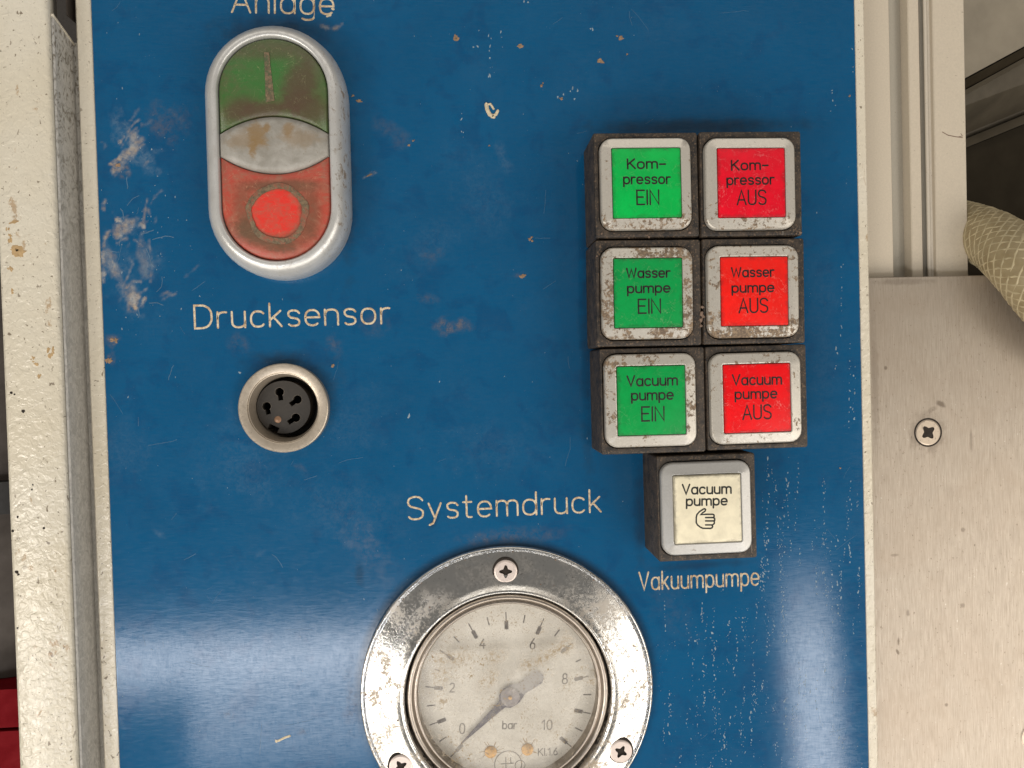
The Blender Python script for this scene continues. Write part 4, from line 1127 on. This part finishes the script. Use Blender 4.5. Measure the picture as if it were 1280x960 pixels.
for (a, b) in slots:
    A = z2(*a); Bq = z2(*b); dx, dz = Bq[0] - A[0], Bq[1] - A[1]; L = math.hypot(dx, dz); dx /= L; dz /= L
    th = math.atan2(dz, dx); R1 = .98; w = .52; loop = []
    a0 = math.asin(w / R1)
    for i in range(17):
        t = th + a0 + (2 * math.pi - 2 * a0) * i / 16; loop.append((A[0] + R1 * math.cos(t), A[1] + R1 * math.sin(t)))
    loop += [(Bq[0] + dz * w, Bq[1] - dx * w), (Bq[0] - dz * w, Bq[1] + dx * w)]
    holes.append(loop)
tops = []; E = []
for lp in [outer] + holes:
    T = [BV(x, z, HI) for x, z in lp]; Bt = [BV(x, z, -6.5) for x, z in lp]
    for i in range(len(T)):
        j = (i + 1) % len(T); bm.faces.new((T[i], T[j], Bt[j], Bt[i])); E.append(bm.edges.get((T[i], T[j])))
bmesh.ops.triangle_fill(bm, edges=E, use_beauty=True)
bmesh.ops.recalc_face_normals(bm, faces=bm.faces)
me = bpy.data.meshes.new('insert'); bm.to_mesh(me); bm.free()
ins = link_mesh('insert', me, simple('dusty black plastic', (.038, .032, .026), .5, 0, .35, .7, .04), sock)
mb = MB(); px_, pz_ = z2(488, 668)
mb.loft([circ(rr, hh, 20, ic[0] + px_, ic[1] + pz_) for rr, hh in ((.75, HI - .2), (.75, HI + .08), (.5, HI + .22), (.1, HI + .26))], False, True)
mb.build('pin', mat_metal('dull copper pin', (.26, .15, .09), .4, .5, .4), ins, smooth=True)
mb = MB()
for lp in holes:
    sweep(mb, [(x + ic[0], z + ic[1]) for x, z in lp[:17]], .09, .03, HI)
mb.build('slot_rims', simple('grey plastic burr', (.13, .11, .09), .5), ins)

# ================================================================== PRESSURE GAUGE
gauge = thing('pressure_gauge', 'round pressure gauge with worn chrome flange and needle near zero under the word Systemdruck', 'pressure gauge', GAU, 0)
n = 128
mb = MB()
mb.loft([circ(r_, hh, n) for r_, hh in ((32.15, 0), (32.2, .9), (32.0, 1.35), (31.6, 1.5), (31.15, 1.25), (30.9, 1.3), (29.5, 1.75), (27.5, 2.25), (25.0, 2.75), (23.9, 3.1), (23.3, 3.6), (22.9, 3.75), (22.6, 3.6), (22.45, 3.1), (22.4, 0))], False, False)
mb.build('flange', M['chrome'], gauge, smooth=True, angle=50)
mb = MB()
mb.loft([circ(r_, hh, n) for r_, hh in ((22.0, 0), (22.0, 2.1), (21.8, 2.6), (21.4, 2.8), (21.0, 2.65), (20.7, 2.3), (20.55, 1.9), (20.3, 2.05), (20.05, 2.1), (19.85, 2.0), (19.75, 1.6), (19.7, -1.0))], False, False)
mb.build('rim', M['steel_ring'], gauge, smooth=True, angle=60)
mb = MB(); mb.loft([circ(22.3, -3, 64), circ(22.3, -2.6, 64)], True, True); mb.build('case_back', M['hole'], gauge)

HD = -.6
def mat_dial():
    m = NT('gauge dial card')
    n1 = m.noise(.12, 4, .6); n2 = m.noise(1.2, 6, .75, .6)
    c = m.mix(m.mr(n1, .35, .65), (.62, .585, .52), (.52, .485, .425))
    m.set(Base_Color=c, Roughness=.6); return m.m
mb = MB(); mb.loft([circ(19.8, HD - .5, n), circ(19.8, HD, n)], True, True)
dial = mb.build('dial', mat_dial(), gauge)
gh = P(637, 870.5, HD + .3); HUB = (gh[0] - GAU[0], gh[1] - GAU[1])
inkg = simple('faded grey ink', (.20, .18, .165), .7, 0, .5, 1.2)
def gz(xz, yz, hh=HD):     # from the enlarged detail of the dial
    a = P(500 + xz / 4.364, 740 + yz / 4.364, hh); return a[0] - GAU[0], a[1] - GAU[1]
mb = MB()
kx = .178
ticks = [(-2.5 + 0, 0)]
for i in range(21):
    v = i * .5
    th = rad(90 - (v - 5) * 26.6 + .9)
    dx, dz = math.cos(th), math.sin(th)
    major = i % 2 == 0
    faint = v in (2.5, 7.0, 7.5, 8.0) 
    r0, r1 = (18.6, 14.9) if major else (18.2, 16.6)
    if faint: r0 -= .6
    w = .26 if major else .30
    sweep(mb, [(HUB[0] + dx * r0, HUB[1] + dz * r0), (HUB[0] + dx * r1, HUB[1] + dz * r1)], w, .03, HD)
    if major:
        mb.loft([[(HUB[0] + dx * q_ - dz * w_, HUB[1] + dz * q_ + dx * w_, hh) for q_, w_ in ((16.8, .42), (16.8, -.42), (14.9, -.42), (14.9, .42))] for hh in (HD - .1, HD + .03)], True, True)
mb.build('tick_marks', inkg, dial)
for txt, a, b, cap in (('0', (325, 772), (352, 772), 55), ('2', (272, 545), (296, 545), 48), ('4', (436, 306), (464, 306), 48), ('6', (710, 310), (736, 310), 55), ('8', (886, 500), (912, 500), 55), ('10', (775, 750), (828, 750), 52), ('bar', (560, 746), (634, 746), 42), ('Kl.1.6', (755, 892), (858, 888), 38)):
    st, Wt = text_strokes(txt, .22); A = gz(*a); Bb = gz(*b); L = math.dist(A, Bb); ang = math.atan2(Bb[1] - A[1], Bb[0] - A[0]); cap_mm = cap / 4.364 * .1765
    mb = MB()
    for s_k in st:
        sweep(mb, [(A[0] + x / Wt * L * math.cos(ang) - z * cap_mm * math.sin(ang), A[1] + x / Wt * L * math.sin(ang) + z * cap_mm * math.cos(ang)) for x, z in s_k], .30 if txt != 'Kl.1.6' else .24, .03, HD)
    mb.build('numeral' if txt[0] in '012468' else 'lettering', inkg, dial)
mb = MB(); c_ = gz(590, 940)
sweep(mb, [(c_[0] + 3.0 * math.cos(2 * math.pi * i / 48), c_[1] + 3.0 * math.sin(2 * math.pi * i / 48)) for i in range(49)], .24, .03, HD)
for s_k in ([(-.5, 1.6), (-.5, -1.2)], [(-1.6, .2), (1.2, .2)], [(.6, 1.5), (.6, .2)], [(-1.2, -1.2), (.8, -1.2)]):
    sweep(mb, [(c_[0] + x, c_[1] + z) for x, z in s_k], .24, .03, HD)
c2 = gz(655, 945)
sweep(mb, [(c2[0] + 1.1 * math.cos(2 * math.pi * i / 24), c2[1] + 1.1 * math.sin(2 * math.pi * i / 24)) for i in range(25)], .2, .03, HD)
mb.build('round_mark', inkg, dial)
for xz, yz in ((495, 872), (695, 858)):
    c_ = gz(xz, yz); mb = MB()
    mb.loft([circ(rr, hh, 24, *c_) for rr, hh in ((1.35, HD), (1.3, HD + .25), (.8, HD + .4), (.2, HD + .42))], False, True)
    mb.build('rivet', M['brass'], dial, smooth=True)
    mb = MB()
    for k in range(10):
        a = random.uniform(0, 6.28); r0 = 1.3; L = random.uniform(.5, 1.6)
        sweep(mb, [(c_[0] + r0 * math.cos(a), c_[1] + r0 * math.sin(a)), (c_[0] + (r0 + L) * math.cos(a + .1), c_[1] + (r0 + L) * math.sin(a + .1))], .13, .02, HD)
    mb.build('rust_stain', simple('rust bloom', (.30, .20, .10), .8), dial)
# needle
tip = gz(332, 828, HD + .5); hub = gz(600, 570, HD + .5); tail = gz(742, 470, HD + .5)
ta = math.atan2(tip[1] - hub[1], tip[0] - hub[0]); tb = math.atan2(tail[1] - hub[1], tail[0] - hub[0])
Ln = math.dist(tip, hub); Lt = math.dist(tail, hub)
def along(c, a, u, v): return (c[0] + u * math.cos(a) - v * math.sin(a), c[1] + u * math.sin(a) + v * math.cos(a))
out = [along(hub, ta, Ln, .12), along(hub, ta, Ln, -.12), along(hub, ta, Ln * .45, -.62), along(hub, ta, 2.4, -.95), along(hub, ta, 1.6, -1.9), along(hub, ta, 0, -2.35)]
out += [along(hub, tb, 1.2, 2.2), along(hub, tb, 3.2, 1.35), along(hub, tb, Lt - .6, 1.6)] + [along(hub, tb, Lt + 1.7 * math.cos(a), 1.7 * math.sin(a)) for a in (1.2, .6, 0, -.6, -1.2)] + [along(hub, tb, Lt - .6, -1.6), along(hub, tb, 3.2, -1.35), along(hub, tb, 1.2, -2.2)]
out += [along(hub, ta, 0, 2.35), along(hub, ta, 1.6, 1.9), along(hub, ta, 2.4, .95), along(hub, ta, Ln * .45, .62)]
# order by walking: build as fan-safe ngon around hub
out = sorted(out, key=lambda p: math.atan2(p[1] - hub[1], p[0] - hub[0]))
mb = MB(); mb.loft([[(x, z, HD + .45) for x, z in out], [(x, z, HD + .65) for x, z in out]], True, True)
needle = mb.build('needle', simple('purple grey needle paint', (.060, .052, .085), .5, 0, .4, .6), gauge)
mb = MB(); mb.loft([circ(rr, hh, 32, *hub) for rr, hh in ((2.1, HD + .6), (2.1, HD + .85), (1.8, HD + 1.0), (.5, HD + 1.05))], False, True)
nh = mb.build('hub', simple('grey hub', (.27, .24, .25), .45, 0, .3, 1.), needle, smooth=True)
mb = MB(); mb.loft([circ(rr, hh, 16, *hub) for rr, hh in ((.42, HD + 1.0), (.40, HD + 1.3), (.15, HD + 1.38))], False, True)
mb.build('pivot', M['brass'], nh, smooth=True)

def mat_glass():
    m = NT('dirty gauge glass with painted reflection')
    t = m.t
    tr = m.n('ShaderNodeBsdfTransparent'); gl = m.n('ShaderNodeBsdfGlossy'); df = m.n('ShaderNodeBsdfDiffuse'); fr = m.n('ShaderNodeFresnel')
    fr.inputs['IOR'].default_value = 1.45
    n1 = m.noise(1.3, 6, .75, .8); n2 = m.noise(.18, 4, .6, .5, None, 3.); n3 = m.noise(.8, 5, .7, 1.2, (1, 1, 1.2), 8.)
    gl.inputs['Roughness'].default_value = .16
    bmp = m.bump(n1, .03, .6); t.links.new(bmp, gl.inputs['Normal']); t.links.new(bmp, fr.inputs['Normal'])
    # pale reflection painted on the middle of the pane, straight edges left and right
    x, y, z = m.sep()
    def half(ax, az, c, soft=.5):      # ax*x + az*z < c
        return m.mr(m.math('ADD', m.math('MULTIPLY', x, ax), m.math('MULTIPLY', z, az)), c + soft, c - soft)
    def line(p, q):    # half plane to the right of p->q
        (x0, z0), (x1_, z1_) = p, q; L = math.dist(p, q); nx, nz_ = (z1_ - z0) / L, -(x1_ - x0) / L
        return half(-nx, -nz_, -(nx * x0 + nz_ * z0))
    film_sheen = line(gz(150, 480), gz(355, 940)) if False else m.math('MULTIPLY', m.math('MULTIPLY', line(gz(345, 940), gz(195, 530)), line(gz(195, 300), gz(1000, 270))), line(gz(985, 520), gz(860, 830)))
    film_sheen = m.math('MULTIPLY', film_sheen, m.math('ADD', m.mr(n2, .3, .7, .06, .20), m.mr(n3, .45, .7, 0, .20)))
    film_sheen = m.math('MAXIMUM', film_sheen, m.math('MULTIPLY', m.blob(*gz(690, 450), 4.5, 3.2, 1.0, n3, .5), .45))
    spots = m.math('ADD', m.blob(*gz(520, 330), 3.0, 1.8, .8, n1, .2), m.blob(*gz(480, 450), 3.2, 2.0, .8, n1, .8), clamp=True)
    for a in ((800, 320, 5.0, 1.3, .5), (900, 270, 2., 2.6, 0), (690, 370, 2.2, 1.2, .5), (245, 565, 2., .7, .2), (290, 340, 5, 1.6, 0), (1030, 460, 1.2, 1.2, 0), (230, 430, 2, 2.2, 0)):
        c = gz(a[0], a[1]); spots = m.math('MAXIMUM', spots, m.blob(c[0], c[1], a[2], a[3], .8, n1, a[4]))
    brown = m.math('MULTIPLY', spots, m.mr(n1, .46, .56, 0.1, .85))
    flk = m.math('MULTIPLY', m.mr(m.noise(1.7, 5, .75, 1.4, None, 12.), .555, .585), m.mr(n2, .40, .6, .25, 1.0))
    brown = m.math('MAXIMUM', brown, flk)
    t.links.new(m.mix(brown, (.84, .80, .73), (.26, .18, .085)), df.inputs['Color'])
    a = m.n('ShaderNodeMixShader'); b = m.n('ShaderNodeMixShader')
    front = m.math('SUBTRACT', 1.0, m.n('ShaderNodeNewGeometry').outputs['Backfacing'])
    t.links.new(m.math('MULTIPLY', m.math('MAXIMUM', film_sheen, brown), front), a.inputs[0]); t.links.new(tr.outputs[0], a.inputs[1]); t.links.new(df.outputs[0], a.inputs[2])
    t.links.new(m.math('MULTIPLY', fr.outputs[0], front), b.inputs[0]); t.links.new(a.outputs[0], b.inputs[1]); t.links.new(gl.outputs[0], b.inputs[2])
    t.links.new(b.outputs[0], m.out.inputs['Surface']); t.nodes.remove(m.b)
    return m.m
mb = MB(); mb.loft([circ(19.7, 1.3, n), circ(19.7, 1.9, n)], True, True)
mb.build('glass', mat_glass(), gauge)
for px, py, an in ((632, 713.5, 88), (776, 938.5, 60), (501, 957, 30)):
    c = P(px, py, 2.6); cx, cz = c[0] - GAU[0], c[1] - GAU[1]
    mb = MB(); mb.loft([circ(2.85, 1.3, 40, cx + .0, cz + .0), circ(2.85, 2.45, 40, cx, cz), circ(2.6, 2.5, 40, cx, cz)], False, True)
    mb.build('countersink', M['hole'], gauge)
    screw(gauge, cx, cz - .12, 2.5, 2.55, rad(an), M['screw'], .60, .35, .3)
# crusted dirt along the inner edge of the flange
mb = MB()
for _ in range(260):
    a = random.uniform(0, 2 * math.pi); rr = random.choice([random.gauss(22.9, .35), random.gauss(31.0, .4), random.uniform(24, 31)])
    hh = 3.55 if rr < 23.6 else (1.3 if rr > 30.4 else 3.1 - (rr - 24) * .27)
    blob_poly(mb, rr * math.cos(a), rr * math.sin(a), random.choice([.08, .1, .16, .22]), hh, .08, n=6, rag=.5)
mb.build('dirt_crust', M['mortar_dull'], gauge)['kind'] = 'stuff'
